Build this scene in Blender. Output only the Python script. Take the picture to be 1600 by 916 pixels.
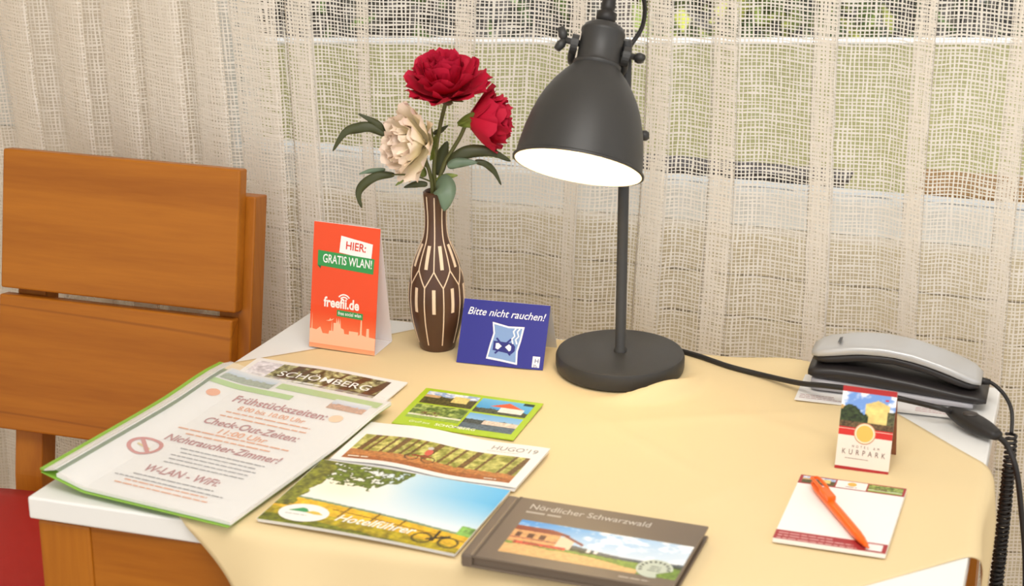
import bpy, math, random
import numpy as np
from mathutils import Vector, Matrix, Euler
random.seed(7); rng = np.random.default_rng(7)
scene = bpy.context.scene
for o in list(bpy.data.objects): bpy.data.objects.remove(o)
C = scene.collection

# ------------------------------------------------------------------ camera
TH, PITCH, FPX, CAMZ, TZ = math.radians(17.2), 0.3495, 3050.0, 1.60, 0.74
cam_d = bpy.data.cameras.new('camera'); cam = bpy.data.objects.new('camera', cam_d); C.objects.link(cam)
cam.location = (0, 0, CAMZ); cam.rotation_euler = (math.pi/2 - PITCH, 0, TH)
cam_d.sensor_width = 36; cam_d.lens = FPX/1600*36; cam_d.clip_start = .05; cam_d.clip_end = 200
cam_d.dof.use_dof = True; cam_d.dof.focus_distance = 2.42; cam_d.dof.aperture_fstop = 8.0
scene.camera = cam

# ------------------------------------------------------------------ light
world = bpy.data.worlds.new('world'); scene.world = world; world.use_nodes = True
bg = world.node_tree.nodes['Background']; bg.inputs[0].default_value = (1.0, .995, .98, 1); bg.inputs[1].default_value = .92
def area(name, loc, target, size, power, col):
    d = bpy.data.lights.new(name, 'AREA'); d.shape = 'SQUARE'; d.size = size; d.energy = power; d.color = col
    o = bpy.data.objects.new(name, d); C.objects.link(o); o.location = loc
    o.rotation_euler = (Vector(target)-Vector(loc)).to_track_quat('-Z', 'Y').to_euler(); return o
area('ceiling_bounce_fill', (-.2, .95, 2.56), (-.55, 1.7, .74), 1.3, 36, (1, .975, .94))  # added soft overhead light, standing in for flash bounced off the ceiling
sd = bpy.data.lights.new('sun', 'SUN'); sd.energy = 2.8; sd.angle = math.radians(3); sd.color = (1, .97, .9); sun = bpy.data.objects.new('sun', sd); C.objects.link(sun)
sun.location = (-3, 1, 6); sun.rotation_euler = Vector((.5, .22, -.84)).to_track_quat('-Z', 'Y').to_euler()
vs = scene.view_settings; vs.view_transform = 'Standard'; vs.look = 'None'; vs.gamma = 1; vs.exposure = 0.24
vs.use_curve_mapping = False

# ------------------------------------------------------------------ pixel helpers (directions only; depth comes from the surface touched)
EX = np.array([math.cos(TH), -math.sin(TH)]); EY = np.array([math.sin(TH), math.cos(TH)])
HD = np.array([-math.sin(TH), math.cos(TH)])
def ray(px, py):
    x = (px-800)/FPX; y = -(py-458)/FPX
    d = np.array([x, math.cos(PITCH)+y*math.sin(PITCH)]); z = -math.sin(PITCH)+y*math.cos(PITCH)
    return np.array([d@EX, d@EY, z])
def onz(px, py, z=TZ):
    d = ray(px, py); t = (z-CAMZ)/d[2]; return Vector((d[0]*t, d[1]*t, z))
def ony(px, py, y):
    d = ray(px, py); t = y/d[1]; return Vector((d[0]*t, y, CAMZ+d[2]*t))
def dep(px, py, D):
    d = ray(px, py); t = D/(d[:2]@HD); return Vector((d[0]*t, d[1]*t, CAMZ+d[2]*t))

# ------------------------------------------------------------------ object helpers
def wm(o):
    return (wm(o.parent) if o.parent else Matrix.Identity(4)) @ o.matrix_basis
def tag(o, label, cat, group=None, kind=None):
    if label: o['label'] = label
    if cat: o['category'] = cat
    if group: o['group'] = group
    if kind: o['kind'] = kind
    return o
def thing(name, label, cat, loc=(0, 0, 0), rotz=0, group=None):
    o = bpy.data.objects.new(name, None); C.objects.link(o); o.location = loc; o.rotation_euler = (0, 0, rotz)
    o.empty_display_size = .02
    return tag(o, label, cat, group)
def mk(name, verts, faces, mat, parent=None, local=False, smooth=False, col=None, uv=None, matrix=None):
    if parent is not None and not local:
        iv = wm(parent).inverted(); verts = [iv @ Vector(v) for v in verts]
    me = bpy.data.meshes.new(name); me.from_pydata([tuple(v) for v in verts], [], [tuple(f) for f in faces]); me.update()
    me.materials.append(mat)
    if smooth: me.polygons.foreach_set('use_smooth', [True]*len(me.polygons))
    if col is not None:
        a = me.color_attributes.new('Col', 'FLOAT_COLOR', 'POINT')
        c4 = np.ones((len(verts), 4), dtype=np.float32); c4[:, :3] = col; a.data.foreach_set('color', c4.ravel())
    if uv is not None:
        l = me.uv_layers.new(name='UVMap'); vi = np.zeros(len(me.loops), dtype=np.int32); me.loops.foreach_get('vertex_index', vi)
        l.data.foreach_set('uv', np.asarray(uv, dtype=np.float32)[vi].ravel())
    o = bpy.data.objects.new(name, me); C.objects.link(o); o.parent = parent
    if matrix is not None: o.matrix_basis = matrix
    return o
def struct(o): o['kind'] = 'structure'; return o
def boxv(x0, x1, y0, y1, z0, z1, b=0.0):
    import bmesh
    bm = bmesh.new(); bmesh.ops.create_cube(bm, size=1)
    for v in bm.verts:
        v.co = ((x0+x1)/2+v.co.x*(x1-x0), (y0+y1)/2+v.co.y*(y1-y0), (z0+z1)/2+v.co.z*(z1-z0))
    if b: bmesh.ops.bevel(bm, geom=list(bm.edges), offset=b, segments=2, affect='EDGES', profile=.6)
    bm.verts.index_update()
    vs_ = [v.co.copy() for v in bm.verts]; fs = [[v.index for v in f.verts] for f in bm.faces]; bm.free(); return vs_, fs
def box(name, x0, x1, y0, y1, z0, z1, mat, parent=None, b=0.0, local=False, **k):
    v, f = boxv(x0, x1, y0, y1, z0, z1, b); return mk(name, v, f, mat, parent, local, **k)
def smoothpath(pts, n=8):
    P = [Vector(p) for p in pts]
    if len(P) < 3: return P
    out = []
    for i in range(len(P)-1):
        p0 = P[max(i-1, 0)]; p1 = P[i]; p2 = P[i+1]; p3 = P[min(i+2, len(P)-1)]
        for k in range(n):
            t = k/n
            out.append(.5*((2*p1)+(p2-p0)*t+(2*p0-5*p1+4*p2-p3)*t*t+(3*p1-p0-3*p2+p3)*t**3))
    out.append(P[-1]); return out
def tubev(path, r, n=8):
    V = []; F = []; m = len(path); N = None
    for i, p in enumerate(path):
        t = (path[min(i+1, m-1)]-path[max(i-1, 0)]).normalized()
        if N is None:
            N = t.orthogonal().normalized()
        else:
            N = (N-t*N.dot(t)).normalized()
        B = t.cross(N); rr = r[i] if hasattr(r, '__len__') else r
        for k in range(n):
            a = 2*math.pi*k/n; V.append(p+(N*math.cos(a)+B*math.sin(a))*rr)
    for i in range(m-1):
        for k in range(n):
            F.append((i*n+k, i*n+(k+1) % n, (i+1)*n+(k+1) % n, (i+1)*n+k))
    F.append(tuple(range(n-1, -1, -1))); F.append(tuple((m-1)*n+k for k in range(n)))
    return V, F
def tube(name, path, r, mat, parent=None, n=8, local=False):
    v, f = tubev([Vector(p) for p in path], r, n); return mk(name, v, f, mat, parent, local, smooth=True)
def lathev(profile, n=48, closed=False, caps=True):
    V = []; F = []
    for (r, z) in profile:
        for k in range(n):
            a = 2*math.pi*k/n; V.append(Vector((r*math.cos(a), r*math.sin(a), z)))
    m = len(profile)
    for i in range(m-1 if not closed else m):
        j = (i+1) % m
        for k in range(n): F.append((i*n+k, i*n+(k+1) % n, j*n+(k+1) % n, j*n+k))
    if not closed and caps:
        if profile[0][0] > 1e-5: F.append(tuple(range(n-1, -1, -1)))
        if profile[-1][0] > 1e-5: F.append(tuple((m-1)*n+k for k in range(n)))
    return V, F
def lathe(name, profile, mat, parent=None, M=None, n=48, closed=False, local=True):
    v, f = lathev(profile, n, closed)
    if M is not None: v = [M @ p for p in v]
    o = mk(name, v, f, mat, parent, local, smooth=True)
    md = o.modifiers.new('edge', 'EDGE_SPLIT'); md.split_angle = math.radians(40); return o
def frame(origin, zdir, xhint=(1, 0, 0)):
    z = Vector(zdir).normalized(); x = Vector(xhint); x = (x-z*x.dot(z)).normalized(); y = z.cross(x)
    M = Matrix((x, y, z)).transposed().to_4x4(); M.translation = Vector(origin); return M

# ------------------------------------------------------------------ materials
def lin(c):
    return tuple(((v/255)/12.92 if v/255 <= .04045 else ((v/255+.055)/1.055)**2.4) for v in c)
MATS = {}
def mat(name, rgb, rough=.5, metal=0.0, spec=.5, noise=0.0, nscale=30, bump=0.0, trans=0.0, emit=None, estr=0):
    if name in MATS: return MATS[name]
    m = bpy.data.materials.new(name); m.use_nodes = True; nt = m.node_tree; b = nt.nodes['Principled BSDF']
    c = lin(rgb); b.inputs['Base Color'].default_value = (*c, 1); b.inputs['Roughness'].default_value = rough
    b.inputs['Metallic'].default_value = metal; b.inputs['Specular IOR Level'].default_value = spec
    if trans: b.inputs['Transmission Weight'].default_value = trans
    if emit: b.inputs['Emission Color'].default_value = (*lin(emit), 1); b.inputs['Emission Strength'].default_value = estr
    if noise or bump:
        tc = nt.nodes.new('ShaderNodeTexCoord'); n = nt.nodes.new('ShaderNodeTexNoise'); n.inputs['Scale'].default_value = nscale
        n.inputs['Detail'].default_value = 4; nt.links.new(tc.outputs['Object'], n.inputs['Vector'])
        if noise:
            mx = nt.nodes.new('ShaderNodeMix'); mx.data_type = 'RGBA'
            mx.inputs[6].default_value = (*[v*(1-noise) for v in c], 1); mx.inputs[7].default_value = (*[min(1, v*(1+noise)) for v in c], 1)
            nt.links.new(n.outputs['Fac'], mx.inputs[0]); nt.links.new(mx.outputs[2], b.inputs['Base Color'])
        if bump:
            bp = nt.nodes.new('ShaderNodeBump'); bp.inputs['Strength'].default_value = bump; bp.inputs['Distance'].default_value = .002
            nt.links.new(n.outputs['Fac'], bp.inputs['Height']); nt.links.new(bp.outputs[0], b.inputs['Normal'])
    MATS[name] = m; return m
def wood(name, axis):
    m = bpy.data.materials.new(name); m.use_nodes = True; nt = m.node_tree; b = nt.nodes['Principled BSDF']
    tc = nt.nodes.new('ShaderNodeTexCoord'); mp = nt.nodes.new('ShaderNodeMapping')
    s = [22, 22, 22]; s[axis] = 1.6; mp.inputs['Scale'].default_value = s
    n1 = nt.nodes.new('ShaderNodeTexNoise'); n1.inputs['Scale'].default_value = 1.0; n1.inputs['Detail'].default_value = 3
    n2 = nt.nodes.new('ShaderNodeTexNoise'); n2.inputs['Scale'].default_value = 9.0; n2.inputs['Detail'].default_value = 5
    wv = nt.nodes.new('ShaderNodeTexNoise'); wv.inputs['Scale'].default_value = .35; wv.inputs['Detail'].default_value = 1
    L = nt.links
    for n in (n1, n2, wv): L.new(mp.outputs[0], n.inputs['Vector'])
    L.new(tc.outputs['Object'], mp.inputs['Vector'])
    r = nt.nodes.new('ShaderNodeValToRGB'); e = r.color_ramp.elements
    e[0].position = .3; e[0].color = (*lin((158, 89, 14)), 1); e[1].position = .7; e[1].color = (*lin((188, 115, 28)), 1)
    a = nt.nodes.new('ShaderNodeMath'); a.operation = 'MULTIPLY_ADD'; a.inputs[1].default_value = .3
    sb = nt.nodes.new('ShaderNodeMath'); sb.operation = 'MULTIPLY'; sb.inputs[1].default_value = .75
    L.new(n1.outputs['Fac'], sb.inputs[0]); L.new(n2.outputs['Fac'], a.inputs[0]); L.new(sb.outputs[0], a.inputs[2]); L.new(a.outputs[0], r.inputs['Fac'])
    # thin dark growth streaks: a narrow band of the large noise
    r2 = nt.nodes.new('ShaderNodeValToRGB'); e = r2.color_ramp.elements
    e[0].position = .535; e[0].color = (0, 0, 0, 1); e[1].position = .555; e[1].color = (0, 0, 0, 1)
    k = e.new(.545); k.color = (.55, .55, .55, 1)
    L.new(wv.outputs['Fac'], r2.inputs['Fac'])
    mx = nt.nodes.new('ShaderNodeMix'); mx.data_type = 'RGBA'; mx.inputs[7].default_value = (*lin((118, 60, 14)), 1)
    L.new(r2.outputs[0], mx.inputs[0]); L.new(r.outputs[0], mx.inputs[6]); L.new(mx.outputs[2], b.inputs['Base Color'])
    b.inputs['Roughness'].default_value = .42; b.inputs['Specular IOR Level'].default_value = .35
    return m
WX, WY, WZ = wood('beech_along_x', 0), wood('beech_along_y', 1), wood('beech_along_z', 2)
def inkmat():
    m = bpy.data.materials.new('printed_ink'); m.use_nodes = True; nt = m.node_tree; b = nt.nodes['Principled BSDF']
    a = nt.nodes.new('ShaderNodeVertexColor'); a.layer_name = 'Col'; nt.links.new(a.outputs[0], b.inputs['Base Color'])
    b.inputs['Roughness'].default_value = .38; b.inputs['Specular IOR Level'].default_value = .4; return m
INK = inkmat()
WHITE = mat('paper_white', (240, 238, 236), .55)
def flat(rgb, rough=.45): return mat('print_%d_%d_%d' % rgb, rgb, rough)

# ------------------------------------------------------------------ print helpers
def nz(u, v, s, seed):
    """value noise on arrays"""
    r = np.random.default_rng(seed).random((64, 64)); x = u*s; y = v*s
    xi = np.floor(x).astype(int); yi = np.floor(y).astype(int); fx = x-xi; fy = y-yi
    fx = fx*fx*(3-2*fx); fy = fy*fy*(3-2*fy)
    g = lambda a, b: r[a % 64, b % 64]
    return (g(xi, yi)*(1-fx)+g(xi+1, yi)*fx)*(1-fy)+(g(xi, yi+1)*(1-fx)+g(xi+1, yi+1)*fx)*fy
def fb(u, v, s, seed): return (nz(u, v, s, seed)*.5+nz(u, v, s*2.1, seed+1)*.3+nz(u, v, s*4.3, seed+2)*.2)
def put(img, mask, rgb, var=None):
    c = np.array(rgb, float)
    if var is None: img[mask] = c
    else: img[mask] = np.clip(c*(1+var[mask][:, None]), 0, 255)
def mixc(a, b, t): return np.array(a, float)*(1-t[..., None])+np.array(b, float)*t[..., None]
def picture(name, parent, x0, y0, w, h, fn, zf, nx=150, ny=None, skew=None):
    """a printed photograph: a fine grid coloured by a painting function fn(u, v, aspect)"""
    ny = ny or max(24, int(nx*h/w)); u, v = np.meshgrid(np.linspace(0, 1, nx), np.linspace(0, 1, ny), indexing='ij')
    img = np.zeros(u.shape+(3,)); fn(img, u, v, w/h)
    c = np.clip(img, 0, 255)/255; c = np.where(c <= .04045, c/12.92, ((c+.055)/1.055)**2.4).reshape(-1, 3)
    X = x0+u.ravel()*w; Y = y0+v.ravel()*h
    V = [(a, b, zf(a, b)) for a, b in zip(X, Y)]
    idx = np.arange(nx*ny).reshape(nx, ny)
    F = np.stack([idx[:-1, :-1], idx[1:, :-1], idx[1:, 1:], idx[:-1, 1:]], -1).reshape(-1, 4)
    return mk(name, V, F.tolist(), INK, parent, local=True, col=c)
def poly(name, parent, pts, m, zf):
    return mk(name, [(x, y, zf(x, y)) for x, y in pts], [tuple(range(len(pts)))], m, parent, local=True)
def rect(name, parent, x0, y0, w, h, m, zf, n=8):
    V = []; F = []
    for i in range(n+1):
        x = x0+w*i/n
        V += [(x, y0, zf(x, y0)), (x, y0+h, zf(x, y0+h))]
    for i in range(n): F.append((2*i, 2*i+2, 2*i+3, 2*i+1))
    return mk(name, V, F, m, parent, local=True)
def textv(s, size, bold=0.0, shear=0.0, xs=1.0, align='LEFT', spacing=1.0):
    cu = bpy.data.curves.new('t', 'FONT'); cu.body = s; cu.size = size; cu.shear = shear; cu.offset = bold*size; cu.align_x = align
    cu.resolution_u = 3; cu.space_character = spacing
    o = bpy.data.objects.new('t', cu); C.objects.link(o)
    me = bpy.data.meshes.new_from_object(o)
    V = [(v.co.x*xs, v.co.y) for v in me.vertices]; F = [tuple(p.vertices) for p in me.polygons]
    bpy.data.objects.remove(o); bpy.data.meshes.remove(me); bpy.data.curves.remove(cu)
    return V, F
def text(parent, s, x, y, size, m, zf, name='lettering', bold=0.0, shear=0.0, width=None, align='LEFT', rot=0.0, spacing=1.0):
    V, F = textv(s, size, bold, shear, 1.0, align, spacing)
    if width:
        xs = [v[0] for v in V]; k = width/(max(xs)-min(xs)); V = [(v[0]*k, v[1]) for v in V]
    c, sn = math.cos(rot), math.sin(rot); V = [(x+a*c-b*sn, y+a*sn+b*c) for a, b in V]
    return mk(name, [(a, b, zf(a, b)) for a, b in V], F, m, parent, local=True)
def lines(parent, x0, y0, w, n, dy, t, m, zf, name='small_print', seed=1, centre=False):
    """unreadably small print: rows of short dashes"""
    r = random.Random(seed); V = []; F = []
    for i in range(n):
        L = w*(r.uniform(.6, 1)); x = x0+(w-L)/2 if centre else x0; xe = x+L; y = y0-i*dy
        while x < xe:
            k = min(r.uniform(2.2, 6)*t, xe-x); b = len(V)
            V += [(x, y, zf(x, y)), (x+k, y, zf(x+k, y)), (x+k, y+t, zf(x+k, y)), (x, y+t, zf(x, y))]; F.append((b, b+1, b+2, b+3)); x += k+t*.7
    return mk(name, V, F, m, parent, local=True)
def sheet(name, parent, x0, y0, w, h, m, zf, th=.0006, n=24, ny=12):
    """a solid sheet or block of paper that follows zf"""
    V = []; F = []; R_ = ny+1; N_ = (n+1)*R_
    for k in (0, 1):
        for i in range(n+1):
            for j in range(ny+1):
                x, y = x0+w*i/n, y0+h*j/ny; V.append((x, y, zf(x, y)-(th if k == 0 else 0)))
    for i in range(n):
        for j in range(ny):
            a = i*R_+j; F += [(N_+a, N_+a+R_, N_+a+R_+1, N_+a+1), (a, a+1, a+R_+1, a+R_)]
    for i in range(n):
        a = i*R_; F.append((a, a+R_, N_+a+R_, N_+a)); a += ny; F.append((a, N_+a, N_+a+R_, a+R_))
    for j in range(ny):
        F.append((j, N_+j, N_+j+1, j+1)); a = n*R_+j; F.append((a, a+1, N_+a+1, N_+a))
    return mk(name, V, F, m, parent, local=True)

# ================================================================== SETTING
wallm = mat('wall_paint', (238, 230, 216), .8, noise=.04, nscale=6)
framem = mat('window_white', (238, 240, 238), .35)
floorm = mat('floor_beige', (196, 176, 148), .6, noise=.08, nscale=5)
struct(box('floor', -3.2, 2.2, -1.2, 2.36, -.05, 0, floorm))
struct(box('ceiling', -3.2, 2.2, -1.2, 2.52, 2.62, 2.7, mat('ceiling_white', (244, 240, 232), .8)))
struct(box('wall_left', -3.26, -3.2, -1.2, 2.52, 0, 2.62, wallm))
# back wall with two window openings (y 2.36 .. 2.50)
WY0, WY1 = 2.37, 2.52
def wallpiece(name, x0, x1, z0, z1): return struct(box(name, x0, x1, WY0, WY1, z0, z1, wallm))
w = struct(box('wall_back', -1.47, -1.16, WY0, WY1, 0, 2.6, wallm))
box('wall_below_sill', -1.16, 1.3, WY0, WY1, 0, .815, wallm, w)
box('wall_below_small_window', -3.2, -1.47, WY0, WY1, 0, .862, wallm, w)
box('lintel', -3.2, 1.3, WY0, WY1, 2.3, 2.6, wallm, w)
box('wall_end', 1.3, 2.2, WY0, WY1, 0, 2.6, wallm, w)
panelm = mat('panel_board', (224, 214, 186), .5, noise=.03, nscale=9)
for i in range(9):
    z1 = .812-i*.0575
    box('panel_board', -1.155, 1.3, WY0-.006, WY0, z1-.0545, z1, panelm, w, b=.002)
def window(name, x0, x1, z0, z1):
    o = box(name, x0, x1, WY0+.02, WY0+.08, z0, z0+.045, framem, b=.003); struct(o)
    box('frame_top', x0, x1, WY0+.02, WY0+.08, z1-.05, z1, framem, o)
    box('frame_side', x0, x0+.018, WY0+.02, WY0+.08, z0+.045, z1-.05, framem, o)
    box('frame_side', x1-.05, x1, WY0+.02, WY0+.08, z0+.045, z1-.05, framem, o)
    gl = bpy.data.materials.get('glass') or bpy.data.materials.new('glass')
    if not gl.use_nodes:
        gl.use_nodes = True; nt = gl.node_tree; nt.nodes.remove(nt.nodes['Principled BSDF']); out = nt.nodes['Material Output']
        t = nt.nodes.new('ShaderNodeBsdfTransparent'); g = nt.nodes.new('ShaderNodeBsdfGlossy'); g.inputs['Roughness'].default_value = .02
        f = nt.nodes.new('ShaderNodeFresnel'); f.inputs[0].default_value = 1.45; mx = nt.nodes.new('ShaderNodeMixShader')
        nt.links.new(f.outputs[0], mx.inputs[0]); nt.links.new(t.outputs[0], mx.inputs[1]); nt.links.new(g.outputs[0], mx.inputs[2]); nt.links.new(mx.outputs[0], out.inputs[0])
    box('pane', x0+.018, x1-.05, WY0+.045, WY0+.051, z0+.045, z1-.05, gl, o)
    return o
window('window_1', -1.16, 1.3, .815, 2.3)
window('window_2', -3.2, -1.47, .862, 2.3)

# ---- outside: balcony parapet (square to a bay, so turned against the window wall), hedge and ground
Rz = Matrix.Rotation(TH, 4, 'Z')
def turned(name, u0, u1, d0, d1, z0, z1, m, b=0, parent=None):
    v, f = boxv(u0, u1, d0, d1, z0, z1, b); return mk(name, [Rz @ p for p in v], f, m, parent)
par = thing('balcony_parapet', 'pale yellow balcony parapet with a white top rail outside the window', 'parapet', Rz @ Vector((0, 3.12, 0)))
turned('screen', -2.6, 1.9, 3.118, 3.15, 0, .8935, mat('parapet_yellow', (222, 222, 164), .7, noise=.04, nscale=3), parent=par)
turned('rail', -2.6, 1.9, 3.112, 3.148, .8945, .899, mat('rail_white', (252, 252, 250), .3), b=.004, parent=par)
for i in range(8): turned('bracket', -2.4+i*.58, -2.37+i*.58, 3.150, 3.156, .865, .8945, framem, parent=par)
tag(turned('balcony_floor', -3.4, 2.6, 2.75, 3.6, -.08, -.02, mat('balcony_stone', (120, 112, 100), .8, noise=.1, nscale=8)), None, None, kind='structure')
g = mk('ground', [Rz @ Vector(p) for p in ((-9, 3.6, -.1), (8, 3.6, -.1), (8, 16, -.1), (-9, 16, -.1))], [(0, 1, 2, 3)], mat('soil', (62, 55, 48), .9, noise=.35, nscale=4)); struct(g)
def shrub(u, d, rad, hgt, n, cols, label, seed):
    r = random.Random(seed); base = Rz @ Vector((u, d, -.1))
    t = thing('garden_shrub', label, 'shrub', base, group='shrubs beyond the balcony')
    V = []; F = []; Cc = []
    for i in range(n):
        a = r.uniform(0, 2*math.pi); q = r.random()**.4; zz = r.random(); k = rad*q*math.sin(math.pi*(.12+.8*zz))**.6
        p = base+Vector((math.cos(a)*k, math.sin(a)*k, .05+hgt*zz)); s = r.uniform(.03, .075)
        e = Euler((r.uniform(0, 3), r.uniform(0, 3), r.uniform(0, 6))).to_matrix(); b = len(V)
        V += [p+e @ Vector(c)*s for c in ((-1, 0, 0), (0, -.45, .1), (1, 0, 0), (0, .45, .1))]; F += [(b, b+1, b+2, b+3)]
        c = lin(r.choice(cols)); Cc += [c]*4
    mk('foliage', V, F, INK, t, col=np.array(Cc))
    for j in range(4):
        a = j*1.6+r.random(); tube('branch', smoothpath([base, base+Vector((math.cos(a)*.08, math.sin(a)*.08, hgt*.4)), base+Vector((math.cos(a)*rad*.5, math.sin(a)*rad*.5, hgt*.8))]), [.018]*9+[.012]*7+[.006], mat('bark', (70, 56, 44), .9), t, n=6)
dk = [(52, 52, 40), (46, 42, 38), (66, 62, 50), (40, 37, 34), (76, 72, 60)]
gr = [(110, 140, 62), (90, 120, 60), (150, 170, 80), (70, 84, 56)]; yl = [(200, 206, 90), (160, 176, 80), (110, 128, 66)]
shrub(-1.75, 6.0, .75, .95, 1400, dk, 'dark bare shrub seen through the curtain beside the flowers', 1)
shrub(-.35, 6.4, .7, .9, 1300, dk+gr[:1], 'dark shrub behind the desk lamp beyond the parapet', 2)
shrub(.72, 5.6, .38, .85, 900, gr+yl+dk[:2], 'yellow-green leafy shrub beyond the parapet right of the lamp', 3)
shrub(1.35, 6.6, .6, .95, 1100, dk+gr[:2], 'brownish shrub behind the white rail above the telephone', 4)
shrub(2.1, 5.8, .45, .8, 900, gr[1:]+dk, 'green and brown shrub at the end of the rail', 5)
# a brown planter and a dark tray standing behind the window
pl = thing('planter_box', 'brown wooden planter behind the curtain at the window', 'planter', (-.135, 2.72, -.02))
for i in range(5):
    box('board', -.235, -.035, 2.66, 2.78, .0+i*.165-.02, .16+i*.165-.02, mat('planter_brown', (176, 132, 70), .7, noise=.15, nscale=14), pl, b=.003)
tr = thing('dark_tray', 'dark narrow strip lying behind the glass on the window ledge', 'tray', (-.44, 2.54, .84))
box('tray_body', -.62, -.32, 2.525, 2.57, .8, .882, mat('tray_dark', (52, 46, 48), .7), tr, b=.004)
box('tray_rim', -.63, -.31, 2.522, 2.575, .882, .888, mat('tray_rim', (70, 60, 58), .6), tr, b=.002)
tr.location.z = .8; 
struct(box('trim_1', -1.16, 1.3, WY1, WY1+.09, .77, .8, framem))

# ================================================================== CURTAIN
def curtain_mat():
    m = bpy.data.materials.new('open_weave_net'); m.use_nodes = True; nt = m.node_tree; L = nt.links
    nt.nodes.remove(nt.nodes['Principled BSDF']); out = nt.nodes['Material Output']
    uv = nt.nodes.new('ShaderNodeUVMap'); uv.uv_map = 'UVMap'; sp = nt.nodes.new('ShaderNodeSeparateXYZ'); L.new(uv.outputs[0], sp.inputs[0])
    def M(op, a, b=None, c=None):
        n = nt.nodes.new('ShaderNodeMath'); n.operation = op
        for i, x in enumerate((a, b, c)):
            if x is None: continue
            if isinstance(x, (int, float)): n.inputs[i].default_value = x
            else: L.new(x, n.inputs[i])
        return n.outputs[0]
    def N(scale, sx, sy, detail=1.0, off=0.0):
        mp = nt.nodes.new('ShaderNodeMapping'); mp.inputs['Scale'].default_value = (sx, sy, 1); mp.inputs['Location'].default_value = (off, off*1.7, 0)
        n = nt.nodes.new('ShaderNodeTexNoise'); n.noise_dimensions = '2D'; n.inputs['Scale'].default_value = scale; n.inputs['Detail'].default_value = detail
        L.new(uv.outputs[0], mp.inputs[0]); L.new(mp.outputs[0], n.inputs['Vector']); return n.outputs['Fac']
    PU, PV = .0052, .0047
    # warp: threads wander, and are spaced unevenly
    du = M('MULTIPLY', M('SUBTRACT', N(1, 190, 22, 1), .5), .0036); dv = M('MULTIPLY', M('SUBTRACT', N(1, 16, 170, 1, 3.1), .5), .0040)
    u = M('ADD', sp.outputs[0], du); v = M('ADD', sp.outputs[1], dv)
    au = M('PINGPONG', u, PU/2); av = M('PINGPONG', v, PV/2)
    wu = M('MULTIPLY_ADD', N(1, 150, 60, 2, 7.7), .0012, .0002); wv = M('MULTIPLY_ADD', N(1, 50, 200, 2, 1.3), .0013, .00015)
    tu = M('LESS_THAN', au, wu); tv = M('LESS_THAN', av, wv)
    mask = M('MAXIMUM', tu, tv)
    d = nt.nodes.new('ShaderNodeBsdfDiffuse'); d.inputs[0].default_value = (*lin((252, 246, 237)), 1)
    t = nt.nodes.new('ShaderNodeBsdfTranslucent'); t.inputs[0].default_value = (*lin((252, 246, 236)), 1)
    a = nt.nodes.new('ShaderNodeMixShader'); a.inputs[0].default_value = .4; L.new(d.outputs[0], a.inputs[1]); L.new(t.outputs[0], a.inputs[2])
    tr_ = nt.nodes.new('ShaderNodeBsdfTransparent'); mx = nt.nodes.new('ShaderNodeMixShader')
    L.new(mask, mx.inputs[0]); L.new(tr_.outputs[0], mx.inputs[1]); L.new(a.outputs[0], mx.inputs[2]); L.new(mx.outputs[0], out.inputs[0])
    return m
def curtain():
    r = random.Random(21); V = []; UV = []; cols = []; x = -2.35; arc = 0.0; last = None
    pts = []
    while x < .85:
        left = x < -1.02
        P = r.uniform(.055, .085) if left else r.choice((.055, .09, .105, .12, .135)); k = r.uniform(1.5, 2.1) if left else r.uniform(1.25, 1.7)
        A = r.uniform(.014, .022) if left else r.uniform(.010, .018); n = 26; sg = 1
        for i in range(n):
            t = i/n; sharp = t-.5; w_ = (.20 if left else .11)
            # flat panel, then a short S-shaped tuck in the middle of the period
            tuck = math.exp(-(sharp/w_)**2)
            xx = x+P*t-k*.016*math.sin(max(-1, min(1, sharp/(w_*1.6)))*math.pi)*(1.3 if left else 1.0)
            yy = A*math.cos(2*math.pi*t)*.6+A*tuck*math.sin(sharp/w_*1.5)
            pts.append((xx, yy))
        x += P
    prev = None; out = []
    for p in pts:
        if prev: arc += math.hypot(p[0]-prev[0], p[1]-prev[1])
        prev = p; out.append((p[0], p[1], arc))
    zs = [0.03+i*.06 for i in range(38)]
    for (xx, yy, s) in out:
        for z in zs:
            sway = .006*math.sin(z*3.1+xx*5)+.004*math.sin(z*7+xx*11); lean = (z-.9)*(-.035 if xx < -1.0 else .0)
            V.append((xx+sway*.7+lean, 2.215+yy*(1.0-.15*math.sin(z*4+xx*9))+sway, z)); UV.append((s, z))
    n = len(zs); F = []
    for i in range(len(out)-1):
        for j in range(n-1): F.append((i*n+j, (i+1)*n+j, (i+1)*n+j+1, i*n+j+1))
    o = mk('net_curtain', V, F, curtain_mat(), smooth=True, uv=UV)
    tag(o, 'cream open-weave net curtain hanging in folds before the window', 'curtain')
curtain()
rail = tube('curtain_rail', [(-2.4, 2.215, 2.285), (.9, 2.215, 2.285)], .012, framem); tag(rail, 'white rail carrying the net curtain above the window', 'curtain rail')

# ================================================================== TABLE
XR, YB, YF = -.0745, 2.118, 1.542
def xl(y): return -.985+(y-YF)/(YB-YF)*.067
tab = thing('table', 'beech table with a white laminate top under the yellow cloth', 'table', (-.52, 1.83, 0))
topm = mat('laminate_white', (240, 240, 238), .3)
def slab(z0, z1, ins):
    q = [(xl(YF)+ins, YF+ins), (XR-ins, YF+ins), (XR-ins, YB-ins), (xl(YB)+ins, YB-ins)]
    return [Vector((x, y, z)) for z in (z0, z1) for x, y in q], [(3, 2, 1, 0), (4, 5, 6, 7), (0, 1, 5, 4), (1, 2, 6, 5), (2, 3, 7, 6), (3, 0, 4, 7)]
v, f = slab(TZ-.024, TZ, 0); tt = mk('tabletop', v, f, topm, tab); md = tt.modifiers.new('bevel', 'BEVEL'); md.width = .0022; md.segments = 2
LG = .058; zt = TZ-.0275
v, f = slab(zt, TZ-.024, .012); mk('top_spacer', v, f, mat('shadow_gap', (96, 62, 30), .7), tab)
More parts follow.
